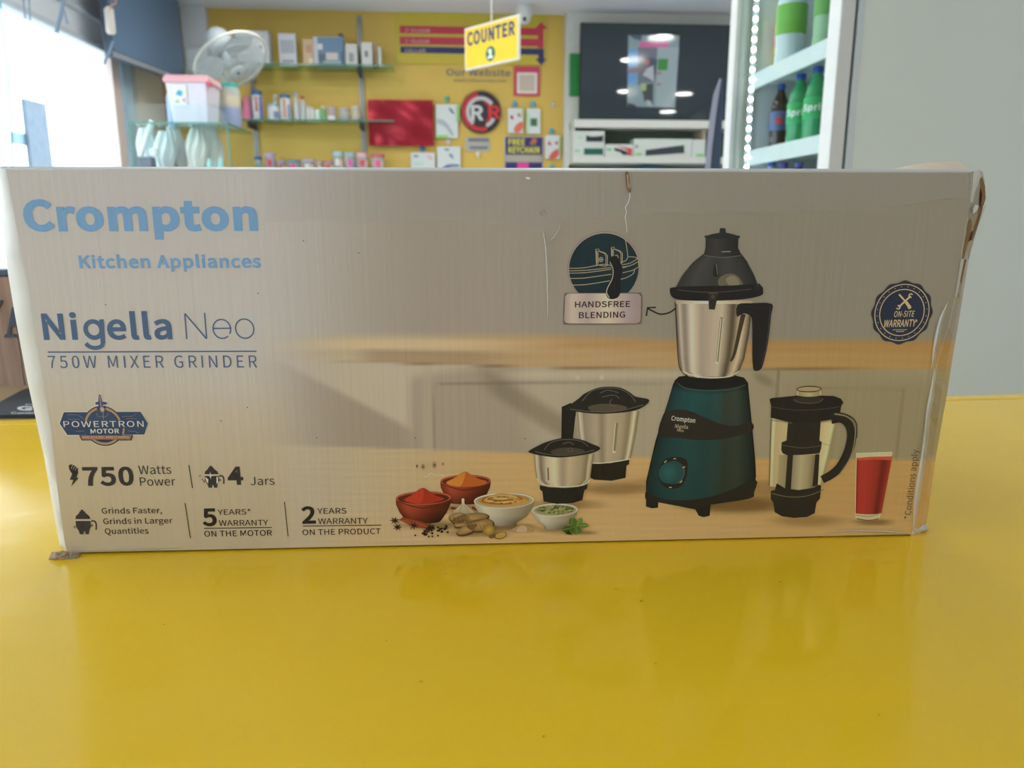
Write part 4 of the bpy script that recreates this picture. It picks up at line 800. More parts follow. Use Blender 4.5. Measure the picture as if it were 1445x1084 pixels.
MB().lathe([(w * 1.2, 0), (w * 1.2, .02), (w * .6, .03)], n=12).build('base', MC(50, 80, 62), f); MB().lathe([(w * .6, .03), (w * .8, h * .3), (w * .45, h * .55), (w * .7, h * .7), (w * .5, h * .86), (w * .15, h)], n=14).build('figure', MC(210, 180, 150), f, smooth=True)
carton_on(537, 541, 68, zs[0], MC(206, 208, 200), 'thin pale pack standing at the right end of the upper shelf', dep=.05)

def jar(x0, x1, y0, z, body, lid, cont, lab, group, lidf=.16, name='jar', neck=.9, d=DI, fill=.7, cat='jar'):
    r, w, h = dims(x0, x1, y0, z); t = thing(name, lab, cat, r, d, z, group=group); hl = h * (1 - lidf)
    MB().lathe([(w * .92, 0), (w, h * .03), (w, hl * .86), (w * neck, hl)], n=20).build('jar_body', body, t, smooth=True)
    if cont: MB().lathe([(w * .88, .004), (w * .93, hl * .1), (w * .93, hl * fill), (w * .5, hl * fill + .006)], n=16).build('contents', cont, t, smooth=True)
    MB().lathe([(w * neck * 1.04, hl), (w * neck * 1.06, h * .985), (w * neck * .8, h)], n=20).build('lid', lid, t, smooth=True)
    return t
PC = plastic_clear('clear_jar_plastic', L3(226, 230, 230), .4); PW = MC(224, 222, 222, .35)
G2 = 'jars and bottles on the middle shelf'
def banded(t, w, h, cols):
    q = MB(); ms = []
    for u0, u1, v0, v1, c in cols:
        ms.append(MC(*c)); q.m = len(ms) - 1; a0, a1 = -pi / 2 + u0 * 1.4, -pi / 2 + u1 * 1.4; n = 5; P = []
        for k in range(n + 1):
            a = a0 + (a1 - a0) * k / n; P += [(w * 1.012 * cos(a), w * 1.012 * sin(a), h * v0), (w * 1.012 * cos(a), w * 1.012 * sin(a), h * v1)]
        q.add(P, [(2 * k, 2 * k + 2, 2 * k + 3, 2 * k + 1) for k in range(n)])
    q.build('wrapper', ms, t)
def J2(x0, x1, y0, body, lid, cont, lab, bands=(), **k):
    t = jar(x0, x1, y0, zs[1], body, lid, cont, lab, G2, **k); r, w, h = dims(x0, x1, y0, zs[1])
    if bands: banded(t, w, h, bands)
J2(355, 371, 128, PW, MC(70, 110, 160), None, 'tall white tub with dark blue lid and orange-blue stripes', [(-.9, -.5, .1, .8, (110, 120, 190)), (-.1, .25, .3, .8, (196, 130, 110)), (.4, .9, .05, .8, (120, 130, 200))])
J2(377, 394, 147, PW, MC(150, 196, 204), MC(190, 190, 196), 'squat white jar with pale blue lid, second from the left on the middle shelf', [(.1, .8, .15, .55, (130, 150, 190))])
J2(381, 391, 131, PC, MC(200, 206, 208), None, 'clear bottle standing behind the squat pale-blue-lidded jar', name='bottle', d=5.93, neck=.5, cat='bottle')
J2(395, 411, 133, PW, MC(76, 118, 150), None, 'white striped jar with teal-blue lid, right of the squat jar', [(-.2, .2, .1, .8, (196, 150, 130)), (.35, .8, .1, .6, (150, 160, 190))])
J2(414, 422.5, 131, PC, MC(150, 190, 204), MC(216, 216, 220), 'slim clear bottle with pale blue cap on the middle shelf', name='bottle', neck=.55, cat='bottle', lidf=.14)
J2(423, 431.5, 136, PC, MC(190, 70, 66), MC(196, 204, 206), 'slim clear bottle with red cap on the middle shelf', name='bottle', neck=.55, cat='bottle', lidf=.12)
J2(432, 437, 149, PW, MC(200, 196, 196), None, 'left one of two thin white tubes on the middle shelf', name='tube', cat='tube'); J2(437.5, 442.5, 151, PW, MC(206, 196, 196), None, 'right one of two thin white tubes on the middle shelf', name='tube', cat='tube')
J2(443, 452, 155, MC(206, 230, 214), MC(220, 236, 226), None, 'small pale mint tub at the middle of the middle shelf', lidf=.2)
J2(452.5, 459.5, 149, MC(120, 180, 130), MC(200, 220, 210), None, 'small green bottle beside the pale mint tub', name='bottle', neck=.6, cat='bottle')
J2(461, 475, 151, PC, MC(196, 180, 180), MC(170, 70, 80), 'short jar of red sweets with white band on the middle shelf', [(-.7, .6, .05, .4, (226, 216, 216))])
J2(478, 494, 153, PC, MC(180, 176, 186), MC(90, 116, 140), 'wide short jar with blue-grey contents on the middle shelf', fill=.45)
J2(496, 507, 150, PC, MC(200, 204, 200), MC(206, 170, 160), 'short clear jar next to the upright on the middle shelf', fill=.35)
G3 = 'lidded tubs on the lowest shelf'
for x0, x1, y0, lid, cont, lab in ((354, 365, 221, (56, 100, 150), (190, 190, 196), 'small tub with dark blue lid, first on the lowest shelf'), (369, 384, 216, (190, 170, 210), (230, 90, 160), 'tub with lilac lid and pink contents on the lowest shelf'),
        (386, 398, 227, (180, 166, 200), (170, 160, 190), 'low lilac tub between the pink tub and the blue-grey lid'), (400, 419, 226, (120, 150, 176), (150, 110, 120), 'wide low tub with blue-grey lid on the lowest shelf'),
        (421, 440, 225, (186, 176, 206), (190, 160, 150), 'wide low tub with pale lilac lid on the lowest shelf'), (442, 451, 228, (196, 176, 186), (180, 140, 150), 'small dusty pink tub on the lowest shelf'),
        (452, 467, 227, (196, 130, 140), (206, 80, 84), 'low tub of red sweets with rose lid on the lowest shelf'), (466, 481, 214, (170, 206, 210), (196, 176, 150), 'tall tub with pale aqua lid, left one of two on the lowest shelf'),
        (483, 499, 215, (160, 190, 194), (176, 176, 196), 'tall tub with grey-aqua lid and lilac contents on the lowest shelf'), (500, 517, 216, (226, 180, 186), (216, 110, 160), 'tall tub with pale pink lid behind the upright'),
        (521, 540, 217, (206, 110, 110), (206, 150, 140), 'tall tub with red lid under the red foil sheet')):
    t = jar(x0, x1, y0, zs[2], PC, MC(*lid), MC(*cont), lab, G3, lidf=.2, neck=.98, name='snack_tub', fill=.85, cat='tub'); r, w, h = dims(x0, x1, y0, zs[2])
    banded(t, w, h, [(-.25, .3, .35, .65, random.choice([(230, 90, 150), (226, 220, 210), (210, 80, 70), (120, 170, 120)])), (.4, .8, .2, .6, random.choice([(150, 160, 190), (230, 200, 190)]))])

# ------------------------------------------------------------------ graphics and goods on the yellow wall
DW = 5.996
def wall_item(name, lab, cat, x0, y0, x1, y1, m, th=.006, group=None, D=DW, bevel=0, part=None):
    r0, r1, z0, z1 = rect(x0, y0, x1, y1, D); r = (r0 + r1) / 2
    t = thing(name, lab, cat, r, D - th, z0, group=group); w = (r1 - r0) / 2
    MB().box(-w, w, 0, th, 0, z1 - z0).build(part or 'panel', m, t, bevel=bevel); return t, wloc(r, z0, D - th)
RED = MC(200, 60, 84); NV = MC(44, 54, 104); LT = MC(214, 190, 190)
t, c = wall_item('floor_directory', 'yellow-green floor directory board with red and navy bars', 'sign', 558, 19, 771, 91, MC(206, 186, 62), .004)
q = MB(); q = px_box(q, c, 564, 38, 762, 48.6, -.002, 0); px_poly(q, c, [(759, 68), (759, 41), (754, 41), (763.6, 31), (773 - .6, 41), (767, 41), (767, 68)], -.0024, 0); q.build('red_arrow_bar', RED, t)
px_box(MB(), c, 564, 53.3, 767, 64, -.002, 0).build('red_bar', RED, t)
q = MB(); px_box(q, c, 565, 67.2, 767, 76, -.0021, 0); px_poly(q, c, [(759.6, 70), (767.6, 70), (767.6, 83), (771.5, 83), (763.6, 92), (755.6, 83), (759.6, 83)], -.0026, 0); q.build('navy_arrow_bar', NV, t)
for s, x0, y, x1, cp in (('2', 572, 45.4, 574.6, 5.2), ('ND', 575.4, 43, 578.4, 2.2), ('FLOOR', 581, 45.8, 607, 5.2), ('1', 572, 60.8, 574, 5.2), ('ST', 575, 58.4, 578, 2.2), ('FLOOR', 581, 61.2, 606, 5.2), ('CELLAR', 572, 74, 600.5, 5)): px_text(MB(), c, s, x0, y, x1, cp, -.0032, .012).build('directory_lettering', LT, t)
t = thing('wall_lettering', 'grey-blue website lettering on the yellow wall above the round logo', 'sign', *hitD(675, 116, DW)[:1], DW, hitD(675, 116, DW)[1]); c = wloc(*hitD(675, 116, DW), DW)
px_text(MB(), c, 'Our Website', 630, 106.5, 720.5, 9.4, -.001, .012).build('heading_letters', MC(112, 112, 122), t); px_text(MB(), c, 'www.rrdiscounts.com', 640, 115, 714, 4, -.001, .012).build('address_letters', MC(136, 124, 100), t)
t, c = wall_item('pink_frame', 'raspberry square frame around a blank beige square', 'sign', 725, 94, 761.5, 135.5, MC(204, 66, 92), .01)
px_box(MB(), c, 729.5, 102.5, 758, 132, -.003, 0).build('white_border', MC(226, 220, 210), t); px_box(MB(), c, 733, 106, 754.5, 128.5, -.004, 0).build('centre', MC(206, 186, 170), t)

# round logo
r0, z0 = hitD(678.6, 158.8, DW); k = (hitD(688.6, 158.8, DW)[0] - r0) / 10
t = thing('round_logo_sign', 'round dark and red logo disc with two letter Rs', 'sign', r0, DW - .02, z0); c = wloc(r0, z0, DW - .02)
def disc(rad, ya, yb, cx=0, cz=0, n=40): return MB().prism([(cx + rad * cos(2 * pi * j / n), cz + rad * sin(2 * pi * j / n)) for j in range(n)], ya, yb)
def arc(r1, r2, a0, a1, ya, yb, cx=0, cz=0, n=28):
    pts = [(cx + r1 * cos(a0 + (a1 - a0) * j / n), cz + r1 * sin(a0 + (a1 - a0) * j / n)) for j in range(n + 1)]
    return MB().prism(pts + [(cx + r2 * cos(a1 + (a0 - a1) * j / n), cz + r2 * sin(a1 + (a0 - a1) * j / n)) for j in range(n + 1)], ya, yb)
disc(28.5 * k, 0, .02).build('disc', MC(52, 34, 38), t)
arc(27.2 * k, 21 * k, radians(100), radians(225), -.003, 0).build('red_crescent', MC(190, 44, 56), t); arc(21 * k, 16 * k, radians(35), radians(235), -.004, 0).build('silver_arc', MC(196, 196, 196), t)
arc(26 * k, 20.5 * k, radians(225), radians(290), -.004, 0).build('red_arc', MC(200, 46, 54), t); arc(22 * k, 17 * k, radians(292), radians(335), -.004, 0).build('silver_arc', MC(196, 196, 196), t)
arc(16 * k, 13 * k, radians(-60), radians(70), -.004, 0).build('red_inner_arc', MC(190, 40, 48), t)
px_text(MB(), c, 'R', 665, 170, 682.5, 21.5, -.006, .03).build('silver_letter', MC(206, 210, 208), t); px_text(MB(), c, 'R', 689, 168, 706.5, 19, -.007, .03).build('red_letter', MC(214, 44, 46), t)
t, c = wall_item('silver_plate', 'small silver plate with worn dark lettering under the round logo', 'sign', 657, 193.5, 691, 213.5, mat('silver_plate', L3(176, 176, 170), .4, metal=.4, var=.1), .004)
q = MB(); px_box(q, c, 661, 195, 690, 200, -.001, 0); px_box(q, c, 663, 206.5, 688, 210.5, -.001, 0); q.build('worn_lettering', MC(120, 122, 120), t)
t, c = wall_item('keychain_poster', 'navy poster with yellow block lettering and a pink square', 'poster', 711.5, 192.5, 766.5, 248, MC(196, 190, 180), .003)
px_box(MB(), c, 713, 193.6, 765.4, 248, -.001, 0).build('navy_field', MC(48, 44, 108), t)
q = MB(); px_text(q, c, 'FREE', 717.5, 204.8, 740.5, 9, -.002, .03); px_text(q, c, 'KEYCHAIN', 717.5, 216, 761, 9, -.002, .03); q.build('yellow_lettering', MC(232, 222, 50), t)
px_box(MB(), c, 713.6, 218.6, 764.6, 229, -.002, 0).build('grey_band', MC(176, 170, 150), t, bevel=.001); px_box(MB(), c, 730, 229.6, 746, 248, -.002, 0).build('pink_square', MC(226, 66, 150), t)
q = MB(); q.m = 0; px_poly(q, c, [(747, 204), (752, 195), (758, 197), (755, 204)], -.002, 0); q.m = 1; px_poly(q, c, [(750, 206), (752, 199), (756, 206)], -.003, 0); q.build('bright_emblem', [MC(206, 110, 60), MC(50, 120, 60)], t)

def hung(x0, y0, x1, y1, hx, hy, hook, lab, deco, hooked=True):
    t, c = wall_item('hanging_pack', lab, 'pack', x0, y0, x1, y1, MC(216, 222, 218), .012, group='packs hanging on suction hooks', D=DW - .012, bevel=.002, part='card')
    for nm, kind, arg, col in deco:
        q = MB()
        if kind == 'box': px_box(q, c, *arg, -.002, 0)
        elif kind == 'poly': px_poly(q, c, arg, -.003, 0, 3)
        q.build(nm, MC(*col), t)
    if hooked:
        h = MB().lathe([(.018, 0), (.02, .004), (.008, .012), (.006, .02)], n=14, axis=Vector((0, -1, 0)), origin=Vector((0, 0, 0)), xdir=Vector((1, 0, 0))).box(-.006, .006, -.022, -.014, -.03, 0).build('suction_hook', MC(*hook), smooth=True)
        place(h, hitD(hx, hy, DW)[0], DW, hitD(hx, hy, DW)[1]); tag(h, {0: ''}.get(1, 'suction hook holding the ' + lab), 'hook', 'suction hooks on the yellow wall')
    return t
hung(615, 147.5, 646, 195.3, 630.6, 139.6, (90, 186, 150), 'white cable pack with green corner and curved wires', [('green_corner', 'box', (615, 190.5, 633, 194.8), (150, 206, 110)), ('green_tab', 'box', (644, 149, 648.5, 171), (140, 200, 110)), ('wire_picture', 'poly', [(616, 170), (622, 168), (632, 175), (639, 188), (640, 192), (636, 190), (628, 179), (618, 174)], (176, 184, 190)), ('plug_picture', 'poly', [(633, 152), (638, 155), (641, 161), (637, 159)], (86, 104, 116))])
hung(617, 207, 650, 246, 632.6, 199.5, (214, 206, 190), 'white pack with blue cable drawing below the green-cornered pack', [('print_line', 'box', (627, 210, 634, 212.4), (120, 132, 150)), ('blue_cable', 'poly', [(623, 238), (632, 232), (646, 232), (648, 235), (636, 236), (626, 242)], (110, 130, 166)), ('plug_picture', 'poly', [(633, 217), (638, 218), (640, 224), (636, 222)], (130, 150, 166))])
hung(580, 215.5, 614, 246, 595.8, 209.5, (70, 130, 176), 'white pack with faint green line below the red foil sheet', [('print_mark', 'box', (584, 219, 590, 221.6), (120, 126, 136)), ('green_line', 'box', (583, 230.5, 598, 232.5), (170, 214, 180)), ('pink_mark', 'poly', [(602, 220), (606, 219.5), (611, 224), (607, 225)], (226, 176, 176))])
hung(716.5, 153, 738, 188, 726.2, 146.5, (80, 176, 196), 'white pack with red earphones, left of the green-windowed pack', [('green_edge', 'box', (736, 153.6, 739.4, 166), (170, 210, 150)), ('red_earpiece', 'poly', [(720, 164), (723.5, 163), (724.6, 168), (721, 167.5)], (216, 74, 84)), ('red_earpiece', 'poly', [(730, 162), (733.5, 160), (734.5, 165), (731.5, 164)], (216, 74, 84)), ('red_case', 'poly', [(726, 180), (731, 174), (737, 172), (737.4, 181), (732, 187), (726, 186)], (224, 112, 96))])
hung(743, 153.5, 762.3, 189, 752, 147, (80, 176, 206), 'white pack with a dark green window, below a blue hook', [('green_window', 'box', (748.6, 167, 758, 178), (62, 110, 74)), ('green_side', 'box', (743.6, 158, 747, 188), (190, 222, 190))])
hung(769, 191, 790, 224, 778.6, 184.6, (80, 176, 200), 'white pack with red earphones beside the keychain poster', [('green_edge', 'box', (788.4, 193, 791, 211), (170, 210, 150)), ('red_earpiece', 'poly', [(773, 201), (776.5, 200), (777.6, 205), (774, 204.5)], (216, 74, 84)), ('red_earpiece', 'poly', [(783, 201), (786.5, 199.5), (787, 204), (784, 203.4)], (216, 74, 84)), ('red_case', 'poly', [(775, 221), (779, 215), (787, 210), (788.4, 218), (783, 223.6), (776, 224)], (220, 96, 90))])
for x, y, col, lab in ((779, 236.2, (80, 176, 206), 'empty blue suction hook below the keychain poster corner'), (675, 217.5, (226, 220, 196), 'empty pale suction hook under the silver plate'), (779.8, 147.8, (206, 196, 176), 'empty pale suction disc near the right edge of the yellow wall')):
    h = MB().lathe([(.018, 0), (.02, .004), (.008, .012), (.006, .02)], n=14, axis=Vector((0, -1, 0)), origin=Vector((0, 0, 0)), xdir=Vector((1, 0, 0))).box(-.006, .006, -.022, -.014, -.03, 0).build('suction_hook', MC(*col), smooth=True)
    place(h, hitD(x, y, DW)[0], DW, hitD(x, y, DW)[1]); tag(h, lab, 'hook', 'suction hooks on the yellow wall')
# red foil sheet hanging over the shelf ends
r0, r1, z0, z1 = rect(518.5, 139.5, 611.5, 205, 5.9); t = thing('red_foil_sheet', 'shiny red foil sheet hanging at the right end of the shelves', 'foil sheet', (r0 + r1) / 2, 5.97, z0); w = (r1 - r0) / 2; H = z1 - z0
q = MB(); nx, nz = 26, 18; P = []
for s in (0, .004):
    for b in range(nz + 1):
        for a in range(nx + 1):
            u, v = a / nx, b / nz; P.append((-w + 2 * w * u, -.02 + s + .005 * sin(u * 9 + v * 3) * sin(v * 7 + 1) + .008 * sin(u * 21 + v) * max(0, .35 - v) * max(0, .35 - u) * 8, H * v))
W_ = nx + 1; N_ = W_ * (nz + 1); F_ = [(b * W_ + a, b * W_ + a + 1, (b + 1) * W_ + a + 1, (b + 1) * W_ + a) for b in range(nz) for a in range(nx)]
F_ = F_ + [tuple(i + N_ for i in reversed(f)) for f in F_]
rim = [a for a in range(nx)] + [b * W_ + nx for b in range(nz)] + [nz * W_ + nx - a for a in range(nx)] + [(nz - b) * W_ for b in range(nz)]
F_ += [(rim[i], rim[(i + 1) % len(rim)], rim[(i + 1) % len(rim)] + N_, rim[i] + N_) for i in range(len(rim))]
q.add(P, F_).build('foil', mat('red_foil', L3(160, 34, 48), .22, metal=.55, var=.15, scale=8), t, smooth=True)

# ------------------------------------------------------------------ hanging counter sign
p0 = RP(hitD(657, 64, 3.95)[0], 3.95, 0); p1 = RP(hitD(733.4, 58, 3.66)[0], 3.66, 0)
z1 = (hitD(657, 34.5, 3.95)[1] + hitD(733.4, 26.5, 3.66)[1]) / 2; z0 = (hitD(657, 95, 3.95)[1] + hitD(733.4, 90, 3.66)[1]) / 2
sg = bpy.data.objects.new('counter_sign', None); COL.objects.link(sg); mid = (p0 + p1) / 2; sg.location = (mid.x, mid.y, z0); dv = p1 - p0; sg.rotation_euler = (0, 0, atan2(dv.y, dv.x)); SW, SH = dv.length / 2, z1 - z0
tag(sg, 'yellow hanging board with blue counter lettering and a green number disc', 'sign')
MB().box(-SW, SW, -.006, .006, 0, SH).build('board', MC(226, 222, 208), sg, bevel=.002); MB().box(-SW * .955, SW * .955, -.0075, -.006, SH * .05, SH * .95).build('yellow_face', MC(244, 206, 34), sg)
MB().text('COUNTER', -SW * .88, SW * .88, SH * .56, SH * .32, -.0085, .035).build('blue_lettering', MC(40, 56, 110), sg)
disc(SH * .17, -.0085, -.0075, 0, SH * .27).build('number_disc', MC(22, 110, 70), sg); MB().text('1', -SW * .1, SW * .1, SH * .16, SH * .22, -.0095, .05).build('number', MC(240, 240, 236), sg)
MB().cyl((0, 0, SH), (0, 0, ZC - z0), .0035, 8).build('hanging_rod', MC(206, 204, 200), sg)
# dome camera
r0 = hitD(739.5, 13, 5.75)[0]; t = thing('security_camera', 'white dome security camera on the ceiling beside the counter sign', 'security camera', r0, 5.75, ZC)
MB().lathe([(.052, 0), (.058, -.01), (.056, -.07), (.05, -.08)], n=24).build('housing', WHITE, t, smooth=True); MB().lathe([(.05, -.08), (.047, -.105), (.03, -.122), (.002, -.128)], n=24).build('dome', MC(220, 224, 224, .2), t, smooth=True)
MB().ball((0, -.036, -.098), .017, 12).build('lens', MC(30, 60, 62, .1), t, smooth=True)

# ------------------------------------------------------------------ television wall
DC = 5.90
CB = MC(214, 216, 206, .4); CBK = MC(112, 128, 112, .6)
ra = hitD(797.5, 130, DC)[0]; rb = RR - .002
t = thing('media_unit', 'white media unit with open niches under the television', 'cabinet', ra, 5.998, 0); c = wloc(ra, 0, DC); Dn = .098
zb = [c(900, y)[1] for y in (174, 185, 224.5, 233)]
MB().box(0, rb - ra, -.098, 0, zb[0], ZC - .002).build('upper_panel', CB, t); MB().box(0, .035, -.098, 0, 0, zb[0]).build('side_panel', CB, t)
rn = c(982, 200)[0]
x805 = c(805, 180)[0]
MB().box(x805, rb - ra, -.30, 0, zb[1], zb[0]).build('shelf_board', CB, t, bevel=.003); MB().box(x805 - .01, rb - ra, -.30, 0, zb[3], zb[2]).build('shelf_board', CB, t, bevel=.003)
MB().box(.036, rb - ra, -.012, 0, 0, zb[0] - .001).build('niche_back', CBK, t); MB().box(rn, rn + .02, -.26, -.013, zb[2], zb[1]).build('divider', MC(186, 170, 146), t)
MB().box(.036, .05, -.27, -.013, zb[2], zb[1]).build('niche_side', CB, t)
zq = hitD(918, 235, 5.75)[1] - .17; MB().box(.036, rb - ra, -.28, -.013, zq - .025, zq).build('shelf_board', CB, t, bevel=.003)
MB().box(.036, rb - ra, -.28, -.013, 0, .6).build('base_drawers', CB, t)
# television, hung on the unit
DT = 5.78
r0, r1, z0, z1 = rect(818.5, 33.5, 1040, 171, DT); t = thing('television', 'large flat black television on the white media wall', 'television', (r0 + r1) / 2, DT, z0); w = (r1 - r0) / 2; H = z1 - z0; c = wloc((r0 + r1) / 2, z0, DT)
MB().box(-w, w, .0, .045, 0, H).build('housing', MC(20, 20, 22, .4), t, bevel=.004); MB().box(-w * .985, w * .985, -.002, 0, H * .025, H * .985).build('screen', mat('dark_screen_glass', (.02, .034, .044), .03, var=.02, spec=.9), t)
MB().box(-.1, .1, .045, .118, H * .3, H * .7).build('wall_mount', MC(40, 40, 42), t)
def glow(r, g, b, s=.55): return mat('screen_picture_%d_%d_%d' % (r, g, b), (.02, .02, .02), .1, emit=L3(r, g, b), estr=s)
q = MB(); ms = []
PL = lambda x, y: (780 + x / 4.336, y / 4.336)
for col, pts in (((150, 178, 184), [(462, 215), (775, 218), (748, 660), (455, 652)]), ((176, 200, 206), [(640, 290), (772, 290), (750, 600), (720, 655), (628, 650)]), ((120, 132, 146), [(520, 290), (640, 290), (625, 500), (520, 520)]), ((110, 178, 236), [(462, 300), (520, 300), (512, 520), (457, 518)]), ((150, 126, 132), [(455, 420), (540, 410), (560, 440), (457, 448)]),
        ((232, 110, 176), [(530, 255), (706, 258), (704, 290), (532, 290)]), ((64, 160, 72), [(645, 360), (706, 360), (700, 430), (640, 430)]), ((80, 96, 116), [(590, 350), (640, 365), (625, 500), (570, 480)]), ((206, 212, 220), [(575, 420), (615, 400), (620, 500), (550, 460)]), ((70, 84, 84), [(540, 520), (615, 510), (612, 640), (560, 620)]),
        ((180, 210, 150), [(540, 510), (572, 510), (570, 555), (540, 555)]), ((196, 120, 116), [(560, 360), (590, 370), (590, 400), (560, 395)]), ((190, 140, 130), [(635, 440), (668, 440), (664, 456), (634, 456)]), ((190, 140, 130), [(635, 510), (664, 510), (660, 525), (634, 525)]), ((196, 206, 214), [(570, 610), (600, 620), (608, 650), (580, 650)]), ((86, 100, 130), [(466, 215), (545, 215), (540, 250), (500, 240)]), ((60, 60, 66), [(458, 630), (500, 640), (515, 655), (456, 654)])):
    ms.append(glow(*col)); q.m = len(ms) - 1; k = len(ms); px_poly(q, c, [PL(*p) for p in pts], -.0026 - .00008 * k, -.0021)
q.build('video_picture', ms, t, label='upright video picture glowing in the middle of the screen')
px_box(MB(), c, 922, 170.2, 926, 172, -.003, 0).build('standby_light', mat('blue_standby_light', (.02, .02, .1), .3, emit=(.25, .2, 1), estr=1.5), t)
t, c = wall_item('green_notepad', 'bright green notched pad hanging left of the television', 'notepad', 803, 76, 818, 136, MC(40, 140, 62), .012, D=DC - .006)
q = MB()
for k in range(14): px_box(q, c, 801.6, 78.5 + k * 4.2, 804, 80.6 + k * 4.2, -.002, .012)
q.build('spiral_binding', MC(200, 206, 200), t)
# boxes in the niche
GN = 'device boxes in the media wall niche'
def nbox(x0, y0, x1, y1, lab, deco, zb_, D=5.72, name='device_box'):
    r0 = hitD(x0, (y0 + y1) / 2, D)[0]; r1 = hitD(x1, (y0 + y1) / 2, D)[0]; hh = hitD(x0, y0, D)[1] - hitD(x0, y1, D)[1]; r = (r0 + r1) / 2; w = (r1 - r0) / 2
    t = thing(name, lab, 'box', r, D, zb_, group=GN); MB().box(-w, w, 0, .16, 0, hh).build('box_body', MC(206, 212, 204), t, bevel=.002)
    k = hh / (y1 - y0); cc = lambda x, y: (-w + (x - x0) / (x1 - x0) * 2 * w, (y1 - y) * k)
    for nm, pts, col in deco: MB().prism([cc(*p) for p in pts], -.0015, 0).build(nm, MC(*col), t)
    return hh
def rc(x0, y0, x1, y1): return [(x0, y1), (x1, y1), (x1, y0), (x0, y0)]
hh = nbox(809, 205.5, 853, 224, 'white box with a dark green picture, lower of the stacked pair', [('green_picture', rc(824, 212, 851, 221), (28, 92, 74)), ('green_logo', rc(811, 214, 818, 217), (150, 200, 160))], zb[2])
nbox(810, 187, 853, 205, 'white box with a black gadget picture, on top of the stacked pair', [('gadget_picture', [(827, 193), (834, 195), (843, 194.5), (851, 193), (851, 202), (827, 202)], (34, 42, 54)), ('green_logo', rc(815, 195, 823, 197.5), (170, 206, 170))], zb[2] + hh)
nbox(854, 206, 893.5, 224, 'white box with a red and black tool picture in the niche', [('red_flash', [(870, 208), (892, 212), (892, 222), (888, 222), (884, 214)], (206, 76, 80)), ('tool_picture', [(867, 211), (876, 213), (884, 216), (888, 221), (879, 221), (875, 217), (867, 215)], (34, 36, 44)), ('green_logo', rc(856, 212, 863, 215), (130, 190, 130))], zb[2])
nbox(894.5, 198, 976, 224, 'wide white box with a black keyboard picture in the niche', [('keyboard_picture', [(911, 214), (938, 210), (965, 206.5), (966, 218), (938, 220), (911, 222)], (50, 60, 66)), ('green_logo', rc(897, 218, 906, 221.5), (140, 200, 130)), ('print_mark', rc(897, 207, 900, 211), (110, 120, 120))], zb[2])
nbox(977.5, 199, 995, 224, 'narrow white box at the right end of the niche', [('green_logo', rc(983, 219, 993, 223), (130, 206, 120))], zb[2], D=5.70)
r0 = hitD(918, 237, 5.75)[0]; zq = hitD(918, 235, 5.75)[1] - .17
o_ = MB().box(-.065, .065, -.08, .08, 0, .17).build('blue_carton', MC(40, 120, 160), bevel=.003); place(o_, r0, 5.86, zq); tag(o_, 'blue carton in the lower niche under the device boxes', 'box')

# slim display seen edge on beside the cooler
DE = 3.1
zc_ = hitD(1005, 240, DE)[1]; rr = hitD(1008, 240, DE)[0]; t = thing('display_kiosk', 'slim dark standing display kiosk seen edge on, left of the drinks cooler', 'display kiosk', rr, DE, 0, rot=-atan2(rr, DE)); c = wloc(rr, 0, DE)
b0 = c(1015, 240)[0] - .02
px_poly(MB(), c, [(1016, 110), (1019.5, 111), (1020.5, 130), (1016, 236), (1013, 300), (1000, 300), (1003, 240), (1009, 160), (1012.5, 124)], 0, .2).build('back_shell', MC(52, 66, 88, .35), t, label='dark blue-grey back')
px_poly(MB(), c, [(1015.5, 110.5), (1017.5, 113), (1012, 150), (1005, 210), (1002.5, 240), (998, 300), (990, 300), (995, 240), (1001, 173), (1007, 134)], -.006, .19).build('bezel', MC(150, 150, 166, .4), t, label='pale grey bezel edge')
MB().box(-.05, .02, .05, .15, .03, c(1000, 300)[1]).build('stand_post', MC(60, 62, 70), t); MB().box(-.2, .2, -.1, .3, 0, .03).build('stand_base', MC(60, 62, 70), t, bevel=.005)

# ------------------------------------------------------------------ drinks cooler
DN = 1.75; rf, _ = hitD(1168, 240, DN); DFAR = hitR(1019, 240, rf)[0]; FW = DFAR - DN; FH = 2.3
t = thing('drinks_cooler', 'tall white glass-door drinks cooler beside the counter', 'cooler', rf, DN, 0)
dn = hitR(1152, 240, rf)[0] - DN; df = hitR(1027, 240, rf)[0] - DN
COOL = MC(206, 212, 208, .3); INNER = mat('cooler_liner', L3(206, 216, 218), .18, var=.02, spec=.7); STRIP = MC(224, 226, 222, .35)
dt = .034; g0 = dt + .007; DEPTH = .80
def zpx(x, y, d): return hitD(x, y, DN + d)[1]
dr = MB().box(0, dt, 0, dn, .12, FH).box(0, dt, df, FW, .12, FH).box(0, dt, dn, df, .12, .24).box(0, dt, dn, df, FH - .1, FH).build('door_frame', STRIP, t, bevel=.003)
MB().box(.012, .020, dn, df, .24, FH - .1).build('door_glass', CLEAR, dr)
MB().box(dt, g0, .006, .03, .13, FH - .01).box(dt, g0, FW - .03, FW - .006, .13, FH - .01).box(dt, g0, .0301, FW - .0301, .13, .155).box(dt, g0, .0301, FW - .0301, FH - .035, FH - .01).build('door_gasket', MC(74, 92, 100, .6), t)
sh_ = MB().box(g0, DEPTH, 0, .03, .08, FH + .02).box(g0, DEPTH, FW - .03, FW, .08, FH + .02).box(DEPTH - .03, DEPTH, .03, FW - .03, .08, FH + .02).box(g0, DEPTH, .03, FW - .03, FH - .08, FH + .02).box(g0, DEPTH, .03, FW - .03, .08, .14)
sh_.build('cabinet_shell', mat('cooler_side_steel', L3(228, 235, 225), .32, var=.015, scale=3), t, bevel=.004)
MB().box(g0 - .001, g0 + .012, -.0012, 0, .08, FH + .02).build('front_trim', MC(214, 222, 226, .25), t)
